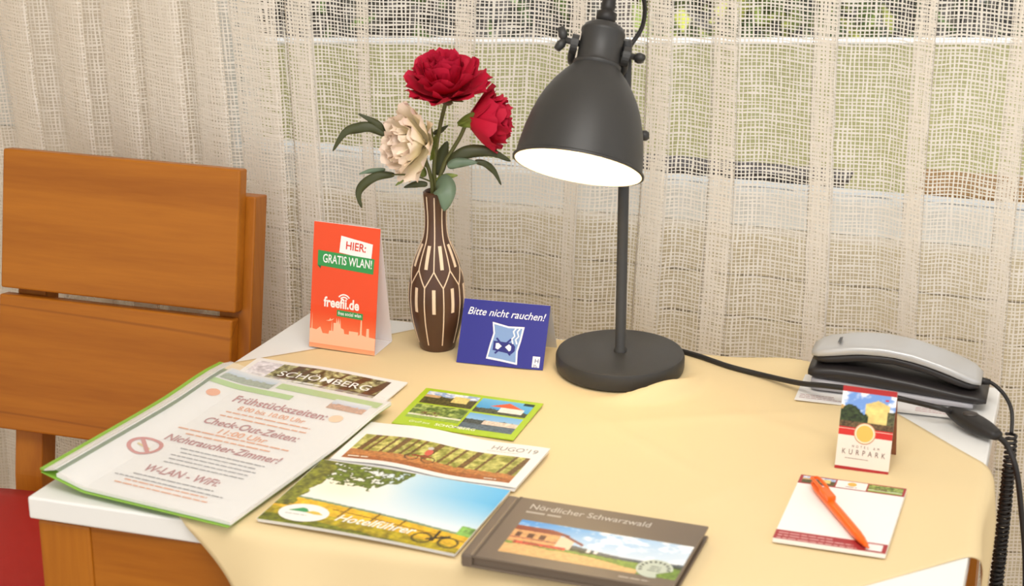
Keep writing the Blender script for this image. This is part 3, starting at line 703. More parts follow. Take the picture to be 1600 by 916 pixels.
# ---- red-orange card
def redcard():
    zt_ = CLZ+.0008; BL = onz(483, 541, zt_); B2 = onz(585, 556, zt_); x = (B2-BL).normalized(); back = Vector((-x.y, x.x, 0)); H_ = .150
    TL = BL+back*.0255+Vector((0, 0, H_))
    t = thing('tent_card', 'tall orange-red tent card with white and green wording beside the vase', 'sign', BL+(B2-BL)*.5)
    orange = mat('card_orange', (240, 78, 30), .4)
    p, W_, H2 = panel(t, 'front_panel', BL, B2, TL, orange)
    q, _, _ = panel(t, 'back_panel', B2+back*.051, BL+back*.051, B2+back*.0258+Vector((0, 0, H_)), WHITE)
    panel(t, 'bottom_panel', BL+back*.001, B2+back*.001, BL+back*.05, WHITE)
    def R(u, v): return (u*W_, v*H2)
    fade = picture('print', p, 0, 0, W_, H2*.34, lambda img, u, v, a: img.__setitem__(slice(None), mixc((248, 176, 132), (240, 78, 30), np.clip(v*1.15, 0, 1)**.8)), Z(1), 4, 24)
    peach = flat((252, 196, 160))
    sky = [(0, .0), (0, .10), (.025, .10), (.03, .22), (.04, .10), (.10, .095), (.16, .12), (.2, .075), (.29, .075), (.3, .1), (.33, .1), (.335, .18), (.345, .1), (.36, .1), (.362, .16), (.40, .16), (.405, .20), (.42, .16), (.435, .2), (.45, .15), (.46, .2), (.475, .13), (.52, .12), (.53, .09), (.6, .09), (.6, .115), (.74, .115), (.74, .09), (.765, .1), (.77, .19), (.78, .23), (.79, .19), (.795, .1), (.86, .09), (.865, .15), (.9, .15), (.905, .09), (1, .085), (1, 0)]
    V = []; F = []
    for i in range(len(sky)-1):
        (a, b), (c, d) = sky[i], sky[i+1]
        if c-a < 1e-6: continue
        k = len(V); V += [(a*W_, .035*H2, .00024), (c*W_, .035*H2, .00024), (c*W_, (.035+d)*H2*1.1, .00024), (a*W_, (.035+b)*H2*1.1, .00024)]; F.append((k, k+1, k+2, k+3))
    mk('skyline_print', V, F, peach, p, local=True)
    poly('aeroplane_print', p, [R(.24, .225), R(.29, .232), R(.31, .25), R(.32, .238), R(.37, .25), R(.34, .234), R(.30, .225)], peach, Z(3))
    poly('white_label', p, [R(.40, .775), R(.885, .745), R(.90, .868), R(.42, .908)], flat((250, 248, 246)), Z(2))
    text(p, 'HIER:', W_*.49, H2*.808, .0135, flat((222, 62, 34)), Z(4), bold=.015, width=W_*.30, rot=-.05)
    poly('green_label', p, [R(.08, .655), R(.925, .635), R(.935, .755), R(.08, .775)], flat((52, 152, 78)), Z(3))
    poly('green_label_fold', p, [R(.08, .655), R(.135, .655), R(.125, .63)], flat((30, 100, 54)), Z(2))
    text(p, 'GRATIS WLAN!', W_*.155, H2*.684, .0145, flat((250, 250, 246)), Z(5), bold=.012, width=W_*.74, rot=-.015)
    text(p, 'freefii.de', W_*.20, H2*.338, .0165, flat((252, 244, 238)), Z(3), bold=.03, width=W_*.54)
    for k in range(2):
        r0 = .0045+k*.003; cx, cy = W_*.505, H2*.392
        pts = [(cx+r*math.cos(a), cy+r*math.sin(a)) for r, seq in ((r0, range(9)), (r0+.0017, range(8, -1, -1))) for a in [math.radians(35+i*110/8) for i in seq]]
        poly('wifi_arc_print', p, pts, flat((252, 244, 238)), Z(3))
    poly('green_label', p, [R(.405, .272), R(.80, .265), R(.80, .315), R(.405, .322)], flat((52, 152, 78)), Z(3))
    text(p, 'free social wlan', W_*.425, H2*.284, .0062, flat((250, 250, 246)), Z(5), bold=.01, width=W_*.35)
redcard()
# ---- blue card
def bluecard():
    zt_ = CLZ+.0016; BL = onz(713, 566, zt_); B2 = onz(848, 579, zt_); x = (B2-BL).normalized(); back = Vector((-x.y, x.x, 0)); H_ = .066
    t = thing('tent_card', 'blue no-smoking tent card with white script beside the lamp foot', 'sign', BL+(B2-BL)*.5)
    blue = mat('card_blue', (38, 40, 142), .4)
    up = Vector((0, 0, H_))
    p, W_, H2 = panel(t, 'front_panel', BL, B2, BL+back*.038+up, blue)
    panel(t, 'back_panel', B2+back*.074, BL+back*.074, B2+back*.0385+up, WHITE)
    # the card is printed on a slightly wider top: lean of the front panel
    wh = flat((246, 246, 250))
    text(p, 'Bitte nicht rauchen!', W_*.055, H2*.765, .0125, wh, Z(2), bold=.006, shear=.28, width=W_*.90, rot=-.01)
    def R(u, v): return (u*W_, v*H2)
    poly('picture_frame_print', p, [R(.335, .10), R(.52, .075), R(.70, .045), R(.69, .25), R(.715, .42), R(.735, .635), R(.55, .625), R(.36, .675), R(.385, .5), R(.36, .33)], wh, Z(2))
    poly('picture_field_print', p, [R(.355, .13), R(.52, .105), R(.68, .075), R(.67, .25), R(.695, .42), R(.712, .605), R(.55, .598), R(.382, .642), R(.405, .5), R(.38, .33)], flat((128, 160, 210)), Z(3))
    dkb = flat((34, 38, 128))
    def band(pts, wd):
        V = []
        for s in (1, -1):
            seq = pts if s == 1 else pts[::-1]
            for i, (x_, y_) in enumerate(seq):
                a = seq[max(i-1, 0)]; b = seq[min(i+1, len(seq)-1)]; dx, dy = (b[0]-a[0])*W_, (b[1]-a[1])*H2; l = math.hypot(dx, dy)
                V.append((x_*W_-dy/l*wd/2, y_*H2+dx/l*wd/2))
        return V
    poly('ashtray_print', p, [R(.40, .24), R(.62, .20), R(.655, .25), R(.655, .32), R(.62, .37), R(.40, .385)], dkb, Z(4))
    poly('cigarette_print', p, [R(.43, .27), R(.46, .255), R(.51, .30), R(.46, .355), R(.43, .35)], wh, Z(5)); poly('cigarette_print', p, [R(.54, .30), R(.59, .24), R(.61, .26), R(.61, .32), R(.58, .35)], wh, Z(5))
    poly('cross_bar_print', p, band([(.43, .19), (.60, .43)], .0021), dkb, Z(6)); poly('cross_bar_print', p, band([(.43, .43), (.61, .18)], .0021), dkb, Z(6))
    for dx in (0, .045):
        poly('smoke_print', p, band([(.625+dx, .36), (.605+dx, .43), (.635+dx, .48), (.615+dx, .55), (.64+dx, .60)], .0018), wh, Z(5))
    poly('logo_field_print', p, [R(.87, .03), R(.955, .03), R(.955, .20), R(.87, .20)], wh, Z(2)); text(p, 'H', W_*.893, H2*.10, .0075, dkb, Z(4)); lines(p, W_*.885, H2*.06, W_*.055, 2, .0018, .0007, dkb, Z(4))
bluecard()
# ---- small hotel card by the telephone
def hotelcard():
    zt_ = CLZ+.0008; BL = onz(1304, 729, zt_); B2 = onz(1388, 741, zt_); x = (B2-BL).normalized(); back = Vector((-x.y, x.x, 0)); H_ = .0805
    t = thing('folded_hotel_card', 'small standing hotel card with a villa photo and red band before the telephone', 'card', BL+(B2-BL)*.5)
    cream = mat('card_cream', (240, 228, 214), .45); up = Vector((0, 0, H_))
    p, W_, H2 = panel(t, 'front_panel', BL, B2, BL+back*.026+up, cream)
    q, W2, H3 = panel(t, 'back_panel', B2+back*.050, BL+back*.050, B2+back*.0265+up, mat('card_photo_back', (150, 96, 70), .5, noise=.5, nscale=120))
    red = flat((178, 36, 36))
    rect('red_edge', p, 0, 0, W_, H2*.022, red, Z(2)); rect('red_edge', p, 0, H2*.935, W_, H2*.065, red, Z(2))
    box('fold_edge', 0, W_, -.0012, 0, -.0035, .0004, red, p, local=True)
    def pic(img, u, v, a):
        n = fb(u, v, 7, 3); img[:] = mixc((120, 160, 226), (246, 248, 252), np.clip((fb(u, v, 5, 9)-.42)*6, 0, 1))
        put(img, (v < .62-.25*u) & (u < .35), (206, 168, 104), (n-.5)*.6)
        put(img, (u > .45) & (u < .9) & (v > .1) & (v < .84-.6*np.abs(u-.68)), (232, 206, 128), (n-.5)*.3)
        put(img, (v < .5+.12*np.sin(u*9)+.2*(n-.5)) & (u < .52), (50, 62, 34), (fb(u, v, 22, 4)-.5)*1.5)
        put(img, (v < .55+.2*(n-.5)) & (u > .87), (84, 84, 56), (fb(u, v, 22, 8)-.5)*1.5)
        put(img, v < .16+.06*n, (96, 76, 50), (fb(u, v, 25, 5)-.5)*1.4); put(img, (u > .8) & (u < .86) & (v > .84) & (v < .9), (206, 60, 60))
    picture('villa_photo', p, 0, H2*.50, W_, H2*.435, pic, Z(1), 64)
    rect('red_band', p, 0, H2*.405, W_, H2*.10, flat((212, 44, 36)), Z(2)); rect('thin_line', p, 0, H2*.482, W_, H2*.006, flat((240, 220, 200)), Z(3))
    def disc(r, m, k, cx=W_*.49, cy=H2*.445): poly('emblem', p, [(cx+r*math.cos(a*math.pi/16), cy+r*math.sin(a*math.pi/16)) for a in range(32)], m, Z(k))
    disc(W_*.20, flat((214, 150, 110)), 4); disc(W_*.185, flat((246, 226, 190)), 5); disc(W_*.155, flat((242, 190, 90)), 6)
    dk_ = flat((120, 92, 84)); text(p, 'HOTEL AM', W_*.28, H2*.262, .0038, dk_, Z(3), width=W_*.5, spacing=2.2); text(p, 'KURPARK', W_*.10, H2*.175, .0078, dk_, Z(3), width=W_*.80, spacing=1.9)
    lines(p, W_*.17, H2*.125, W_*.66, 1, .002, .0005, dk_, Z(3))
hotelcard()

# ================================================================== FLAT PRINTS
def flatthing(name, label, cat, c0, c1, z, h):
    """origin at the lower-left corner; c0, c1 = lower-left / lower-right on the surface"""
    d = c1-c0; t = thing(name, label, cat, (c0.x, c0.y, z), math.atan2(d.y, d.x)); return t, d.length, h
def forest(img, u, v, a, sky=(200, 210, 150)):
    n = fb(u*a, v, 9, 31); img[:] = mixc((92, 104, 40), (206, 206, 122), np.clip((n-.3)*2.2, 0, 1))
# ---- Schoemberg brochure (partly under the folder)
c0 = onz(404, 563, PZ); c1 = onz(637, 601, PZ); dn = Vector(((c1-c0).y, -(c1-c0).x, 0)).normalized()
t, w_, h_ = flatthing('brochure', 'curling brochure with a forest cover lying partly under the folder', 'brochure', c0+dn*.10, c1+dn*.10, PZ+.0004, .10)
def zf0(x, y): return .0022+.004*math.sin(max(0, min(1, x/w_))*math.pi)**2*.6+.004*max(0, .25-x/w_)
sheet('pages', t, 0, 0, w_, h_, WHITE, zf0, .0016)
def pic(img, u, v, a):
    n = fb(u*a, v, 16, 2); img[:] = mixc((70, 62, 30), (216, 216, 160), np.clip((n-.28)*2.1, 0, 1)); g_ = fb(u*a, v, 6, 6); img[:] = img*(.75+.5*g_[..., None])
    for c, wd in ((.27, .035), (.36, .02), (.76, .03), (.93, .035), (.62, .012)):
        put(img, np.abs(u-c-.14*(v-.5)) < wd, (92, 66, 40), (n-.5)*.7)
    put(img, (u < .14+.05*v), (226, 222, 228), (n-.5)*.5)
    put(img, ((u-.66)/.14)**2+((v-.12)/.13)**2 < 1, (216, 48, 84), (n-.5)*.5); put(img, ((u-.5)/.10)**2+((v-.08)/.09)**2 < 1, (176, 82, 48))
    put(img, ((u-.83)/.045)**2+((v-.10)/.08)**2 < 1, (226, 168, 130)); put(img, ((u-.76)/.05)**2+((v-.28)/.07)**2 < 1, (226, 168, 70))
L1 = lambda k: (lambda x, y: zf0(x, y)+.00012*k)
picture('cover_photo', t, w_*.035, h_*.06, w_*.88, h_*.86, pic, L1(1), 200)
text(t, 'SCHÖMBERG', w_*.24, h_*.58, .021, flat((252, 252, 250)), L1(3), width=w_*.60, bold=.004); lines(t, w_*.19, h_*.46, w_*.56, 1, .004, .0032, flat((244, 244, 238)), L1(3), name='subtitle')
# ---- green postcard
c0 = onz(612, 662, PZ); c1 = onz(802, 689, PZ)
t, w_, h_ = flatthing('postcard', 'lime green postcard with four small photos on the yellow cloth', 'postcard', c0, c1, PZ, .103)
FL = lambda k: (lambda x, y: .0010+.00012*k)
box('card', 0, w_, 0, h_, 0, .0010, mat('card_lime', (176, 206, 36), .35), t, local=True)
def village(kind):
    def fn(img, u, v, a):
        n = fb(u*a, v, 9, kind*7+1); d = fb(u*a, v, 24, kind*5+2)
        if kind == 0:
            img[:] = mixc((150, 176, 220), (240, 240, 246), np.clip((n-.4)*4, 0, 1)); put(img, (v < .66+.2*(n-.5)), (86, 80, 40), (d-.5)*1.5)
            put(img, (u > .55) & (u < .85) & (v > .3) & (v < .8), (226, 206, 128), (d-.5)*.4); put(img, (u < .3) & (v > .5) & (v < .72), (206, 170, 120), (d-.5)*.5)
        elif kind == 1:
            img[:] = mixc((60, 150, 214), (120, 190, 232), v); put(img, v < .25+.15*n, (80, 84, 60), (d-.5)*1.3)
            put(img, (u > .45) & (u < .9) & (v > .16) & (v < .52), (240, 232, 222), (d-.5)*.2); put(img, (v > .5) & (v < .86-1.1*np.abs(u-.55)) , (232, 98, 42)); put(img, (v > .84) & (u > .8), (40, 60, 50), (d-.5))
        elif kind == 2:
            img[:] = mixc((84, 108, 46), (186, 202, 110), np.clip((n-.3)*2.4, 0, 1)); put(img, v < .2, (150, 180, 84), (d-.5)*.4); put(img, (v > .2) & (v < .3), (226, 226, 206)); put(img, (v > .25) & (v < .55) & (u > .2) & (u < .55) & (d > .5), (120, 84, 54))
        else:
            img[:] = mixc((196, 220, 240), (120, 180, 230), v); put(img, v < .62+.2*(n-.5), (74, 80, 74), (d-.5)*1.2); put(img, (u > .35) & (v > .36) & (v < .62), (226, 208, 190), (d-.5)*.5); put(img, v < .3+.1*n, (94, 110, 120), (d-.5)*.6)
    return fn
for k, (x, y, ww, hh) in enumerate(((.05, .60, .44, .33), (.51, .56, .44, .37), (.05, .20, .44, .37), (.51, .12, .44, .40))):
    picture('village_photo', t, w_*x, h_*y, w_*ww, h_*hh, village(k), FL(1), 64)
text(t, 'SCHÖMBERG', w_*.33, h_*.075, .0085, flat((250, 250, 240)), FL(2), bold=.01, width=w_*.33); text(t, 'Gruß aus', w_*.11, h_*.085, .0075, flat((244, 248, 220)), FL(2), shear=.3, width=w_*.17)
# ---- HUGO brochure
c0 = onz(516, 721, PZ); c1 = onz(806, 770, PZ)
t, w_, h_ = flatthing('brochure', 'white long brochure with a forest cyclist photo between postcard and magazine', 'brochure', c0, c1, PZ, .1005)
def zf1(x, y): q = max(0, min(1, x/w_)); return .0034+.0042*math.sin(q*math.pi*1.5)**2*(1-.5*q)
L2 = lambda k: (lambda x, y: zf1(x, y)+.00012*k)
sheet('back_pages', t, -.001, -.002, w_, h_, WHITE, lambda x, y: zf1(x, y)*.6-.0002, .0015); sheet('cover', t, 0, 0, w_, h_, WHITE, zf1, .0008)
def pic(img, u, v, a):
    n = fb(u*a, v, 10, 41); d = fb(u*a, v, 26, 44); img[:] = mixc((132, 134, 50), (224, 218, 130), np.clip((n-.25)*2, 0, 1))
    for i, c in enumerate((.06, .11, .19, .25, .31, .36, .45, .54, .60, .68, .77, .90, .97)):
        put(img, (np.abs(u-c-.05*(v-.5)) < (.009 if i % 3 else .019)) & (v > .25), (118, 90, 48), (d-.5)*.6)
    put(img, v < .36-.06*u+.08*(n-.5), (190, 128, 70), (d-.5)*.5); put(img, v < .12+.05*n, (170, 104, 54), (d-.5)*.5)
    for cx in (.375, .475):
        r_ = np.hypot((u-cx)*a, (v-.34)); put(img, np.abs(r_-.11) < .013, (96, 72, 46))
    put(img, (np.abs(v-.42-.5*(u-.42)) < .03) & (u > .37) & (u < .48), (150, 70, 40)); put(img, ((u-.445)/.022)**2+((v-.6)/.12)**2 < 1, (214, 104, 84)); put(img, ((u-.435)/.016)**2+((v-.76)/.06)**2 < 1, (200, 196, 190))
picture('cover_photo', t, w_*.045, h_*.07, w_*.905, h_*.62, pic, L2(1), 210)
text(t, "HUGO'19", w_*.71, h_*.80, .0145, flat((150, 146, 136)), L2(2), width=w_*.245); lines(t, w_*.70, h_*.755, w_*.26, 1, .003, .0009, flat((186, 180, 170)), L2(2)); lines(t, w_*.07, h_*.11, w_*.17, 1, .003, .0024, flat((240, 232, 214)), L2(3)); lines(t, w_*.81, h_*.10, w_*.10, 1, .003, .0018, flat((240, 232, 214)), L2(3))
# ---- hotel guide magazine
c0 = onz(400.5, 816, PZ); c1 = onz(711.5, 872, PZ)
t, w_, h_ = flatthing('magazine', 'landscape magazine with a sunny meadow cover beside the dark book', 'magazine', c0, c1, PZ, .146)
def zf2(x, y): q = max(0, min(1, x/w_)); return .0036+.0022*math.sin(q*math.pi)*(1-y/h_*.5)
L3 = lambda k: (lambda x, y: zf2(x, y)+.00012*k)
sheet('pages', t, .001, .001, w_-.002, h_-.002, WHITE, lambda x, y: zf2(x, y)-.0008, .0024); sheet('cover', t, 0, 0, w_, h_, mat('cover_paper', (236, 232, 222), .3), zf2, .0006)
def pic(img, u, v, a):
    n = fb(u*a, v, 7, 51); d = fb(u*a, v, 26, 54); glow = np.exp(-(((u-.22)/.2)**2+((v-.62)/.22)**2))
    img[:] = mixc((236, 242, 246), (70, 176, 236), np.clip((u-.35)*1.3, 0, 1)*np.clip((v-.30)*2.2, 0, 1)); img[:] = mixc((0, 0, 0), (255, 246, 214), glow)*0+img*(1-glow[..., None])+np.array((255, 248, 222))*glow[..., None]
    hor = .40-.16*u
    put(img, v < hor+.02+.012*n, (120, 150, 120)); put(img, v < hor, (230, 184, 42), (d-.5)*.45); put(img, v < hor-.17+.05*(n-.5), (168, 150, 30), (d-.5)*.8); put(img, v < hor-.28+.06*(n-.5), (112, 118, 26), (d-.5)*.9)
    leafy = (v > .72-.55*np.abs(u-.22)+.35*(n-.5)) & (u < .52-.35*(1-v)+.1*(n-.5)) & (d > .36); put(img, leafy, (96, 112, 36), (d-.5)*1.4)
    put(img, (u < .10+.1*(n-.5)) & (v > .25), (120, 122, 40), (d-.5)*1.2); put(img, (u > .93) & (v > hor) & (v < hor+.13), (120, 168, 80), (d-.5))
    for cx in (.36, .52, .66): put(img, (np.abs(u-cx-.12*(v-.25)) < .005) & (v < hor+.02) & (v > hor-.16), (110, 80, 30))
    put(img, (np.abs(v-(hor-.07)) < .006) & (u > .3), (140, 100, 30))
    for cx in (.80, .93):
        r_ = np.hypot((u-cx)*a, v-.12); put(img, np.abs(r_-.065) < .009, (80, 70, 30))
    put(img, (np.abs(v-.15-.9*(u-.86)) < .014) & (u > .82) & (u < .92), (44, 40, 30)); put(img, (np.abs(u-.855) < .006) & (v > .1) & (v < .26), (44, 40, 30))
picture('cover_photo', t, .0005, .0005, w_-.001, h_-.001, pic, L3(1), 220)
poly('oval_logo', t, [(w_*.185+w_*.125*math.cos(a*math.pi/20), h_*.175+h_*.13*math.sin(a*math.pi/20)) for a in range(40)], flat((248, 246, 242)), L3(3))
poly('logo_hill_print', t, [(w_*x, h_*y) for x, y in ((.10, .185), (.13, .215), (.16, .245), (.185, .235), (.20, .205), (.23, .185))], flat((70, 160, 96)), L3(4)); poly('logo_field_print', t, [(w_*x, h_*y) for x, y in ((.19, .185), (.22, .215), (.25, .21), (.285, .175), (.24, .17))], flat((226, 196, 80)), L3(4))
lines(t, w_*.10, h_*.135, w_*.17, 1, .003, .0014, flat((180, 184, 176)), L3(4))
text(t, 'Hotelführer', w_*.35, h_*.135, .0205, flat((252, 250, 240)), L3(4), bold=.012, shear=.3, width=w_*.40)
# ---- hardback book
bz = PZ+.0125
c0 = onz(721.5, 866, bz); c1 = c0+(onz(1108.5, 823, bz)-onz(798, 774, bz)); h_ = (onz(798, 774, bz)-c0).length
t, w_, h_ = flatthing('book', 'dark grey-brown hardback book with a farmhouse photo on its cover', 'book', c0, c1, PZ, h_)
bm_ = mat('book_cover', (112, 98, 84), .4); 
box('back_cover', 0, w_, 0, h_, 0, .0022, bm_, t, local=True, b=.0006); box('page_block', .006, w_-.004, .004, h_-.004, .0022, .0102, mat('page_edges', (128, 112, 96), .7), t, local=True)
box('front_cover', .010, w_, 0, h_, .0102, .0125, bm_, t, local=True, b=.0006)
box('spine', -.0012, .010, 0, h_, .0005, .0125, bm_, t, local=True, b=.0022)
FB = lambda k: (lambda x, y: .0125+.00012*k)
rect('hinge_groove', t, .0112, 0, .0022, h_, flat((84, 72, 62)), FB(1), 2)
def pic(img, u, v, a):
    n = fb(u*a, v, 8, 61); d = fb(u*a, v, 24, 64); img[:] = mixc((222, 232, 242), (66, 148, 220), np.clip((v-.3)*1.5*(1.1-u), 0, 1)); img[:] = img+(255-img)*np.clip((fb(u*a, v*1.6, 5, 66)-.5)*4, 0, 1)[..., None]
    hill = .50-.10*u+.05*np.sin(u*7); put(img, v < hill, (84, 92, 98), (d-.5)*.4); put(img, v < hill-.09+.03*n, (62, 70, 42), (d-.5)*.9); put(img, v < .34-.06*u+.06*(n-.5), (124, 150, 60), (d-.5)*.4)
    put(img, (v < .30-.33*np.abs(u-.1)) | (v < .12+.14*np.sin(np.clip(u*1.4, 0, 1)*3.1)*(u < .75)), (222, 176, 116), (d-.5)*.25); put(img, (u > .78) & (v < .3), (112, 140, 54), (d-.5)*.6)
    put(img, (u < .27) & (v > .34) & (v < .72), (216, 160, 104), (d-.5)*.35)
    for cx in (.04, .11, .18): put(img, (np.abs(u-cx) < .018) & (v > .5) & (v < .64), (92, 50, 34))
    put(img, (u < .28) & (v > .46) & (v < .49), (150, 60, 50), (d-.5)*.8); put(img, (v > .70) & (v < .84-.8*np.clip(u-.2, 0, 1)) & (u < .32), (140, 62, 40), (d-.5)*.3)
    put(img, (u > .27) & (u < .36) & (v > .34) & (v < .70-1.6*np.abs(u-.30)), (232, 206, 176)); put(img, (np.abs(v-.74+1.5*(u-.28)) < .03) & (u > .27) & (u < .42), (128, 54, 36))
    put(img, (u > .04) & (u < .34) & (v > .30) & (v < .38), (190, 70, 50), (d-.5)*1.2); put(img, (np.abs(u-.47) < .01) & (np.abs(v-.4) < .05) | (np.abs(u-.51) < .01) & (np.abs(v-.4) < .05), (236, 232, 226))
picture('cover_photo', t, w_*.145, h_*.13, w_*.845, h_*.52, pic, FB(1), 190)
text(t, 'Nördlicher Schwarzwald', w_*.135, h_*.835, .0150, flat((204, 198, 190)), FB(2), width=w_*.60); lines(t, w_*.135, h_*.765, w_*.27, 1, .004, .0035, flat((178, 170, 160)), FB(2), name='subtitle')
cx, cy = w_*.875, h_*.24
poly('round_badge', t, [(cx+.017*math.cos(a*math.pi/18), cy+.0175*math.sin(a*math.pi/18)) for a in range(0, 30)]+[(cx+.004, cy-.009)], flat((196, 204, 188)), FB(3))
for i in range(11):
    a = math.radians(200-i*20); poly('badge_letter', t, [(cx+r*math.cos(b), cy+r*math.sin(b)) for r, b in ((.0115, a-.1), (.0148, a-.08), (.0148, a+.08), (.0115, a+.1))], flat((74, 82, 72)), FB(4))
lines(t, cx-.007, cy+.003, .015, 3, .004, .0014, flat((96, 104, 92)), FB(4), centre=True); lines(t, w_*.74, h_*.05, w_*.22, 1, .003, .0018, flat((186, 178, 168)), FB(2))

# ---- notepad and pen
c0 = onz(1207, 847, PZ); c1 = onz(1383, 873, PZ)
t, w_, h_ = flatthing('notepad', 'white notepad with red photo header lying under the orange pen', 'notepad', c0, c1, PZ, .147)
box('sheets', 0, w_, 0, h_, 0, .0045, mat('pad_paper', (246, 244, 242), .6), t, local=True); FP = lambda k: (lambda x, y: .0045+.00012*k)
pr_ = flat((168, 50, 54)); rect('header', t, 0, h_*.865, w_, h_*.135, pr_, FP(1), 2); rect('footer', t, 0, 0, w_, h_*.13, pr_, FP(1), 2)
for k, (x, ww) in enumerate(((.03, .31), (.655, .32))): picture('header_photo', t, w_*x, h_*.88, w_*ww, h_*.105, village(k*2), FP(2), 40)
rect('header_logo_field', t, w_*.355, h_*.875, w_*.285, h_*.115, flat((248, 244, 240)), FP(2), 2)
poly('header_logo', t, [(w_*.50+.0045*math.cos(a*math.pi/12), h_*.945+.0045*math.sin(a*math.pi/12)) for a in range(24)], flat((240, 186, 90)), FP(3)); lines(t, w_*.42, h_*.895, w_*.16, 1, .003, .0015, flat((170, 150, 146)), FP(3), centre=True)
lines(t, w_*.03, h_*.085, w_*.74, 3, .0055, .0018, flat((226, 176, 172)), FP(2)); rect('code_field', t, w_*.82, h_*.02, w_*.14, h_*.09, flat((240, 238, 236)), FP(2), 2)
def pen():
    zr = PZ+.0045+.0050; a = onz(1273, 758, zr); b = onz(1357, 856, zr); d = (b-a); L = d.length; om = mat('pen_orange', (250, 106, 20), .3)
    t = thing('ballpoint_pen', 'orange plastic ballpoint pen lying across the notepad', 'pen', ((a+b)/2)-Vector((0, 0, .0048)))
    M = wm(t).inverted() @ frame(a, d, (0, 0, 1))
    lathe('barrel', [(0, .004), (.0042, .004), (.0048, .01), (.0048, L*.42), (.0050, L*.45), (.0048, L*.8), (.0040, L*.88), (.0022, L*.965), (.0012, L*.97), (.0010, L), (0, L)], om, t, M, n=24)
    # loop-shaped clip at the end
    o, f = [], []
    for (p0, p1, hx) in ((0, .012, 1), ): pass
    path = smoothpath([Vector((.004, -.0035, .040)), Vector((.0082, -.0035, .020)), Vector((.0075, -.003, 0)), Vector((.004, 0, -.006)), Vector((.0075, .003, 0)), Vector((.0082, .0035, .020)), Vector((.004, .0035, .040))], 6)
    v, f = tubev([M @ p for p in path], .0017, 8); mk('clip', v, f, om, t, local=True, smooth=True)
    v, f = boxv(.003, .0085, -.0045, .0045, .022, .045, .001); mk('clip_tongue', [M @ p for p in v], f, om, t, local=True)
    v, f = lathev([(0, -.004), (.003, -.004), (.0036, .004), (0, .004)], 16); mk('push_button', [M @ p for p in v], f, om, t, local=True, smooth=True)
pen()

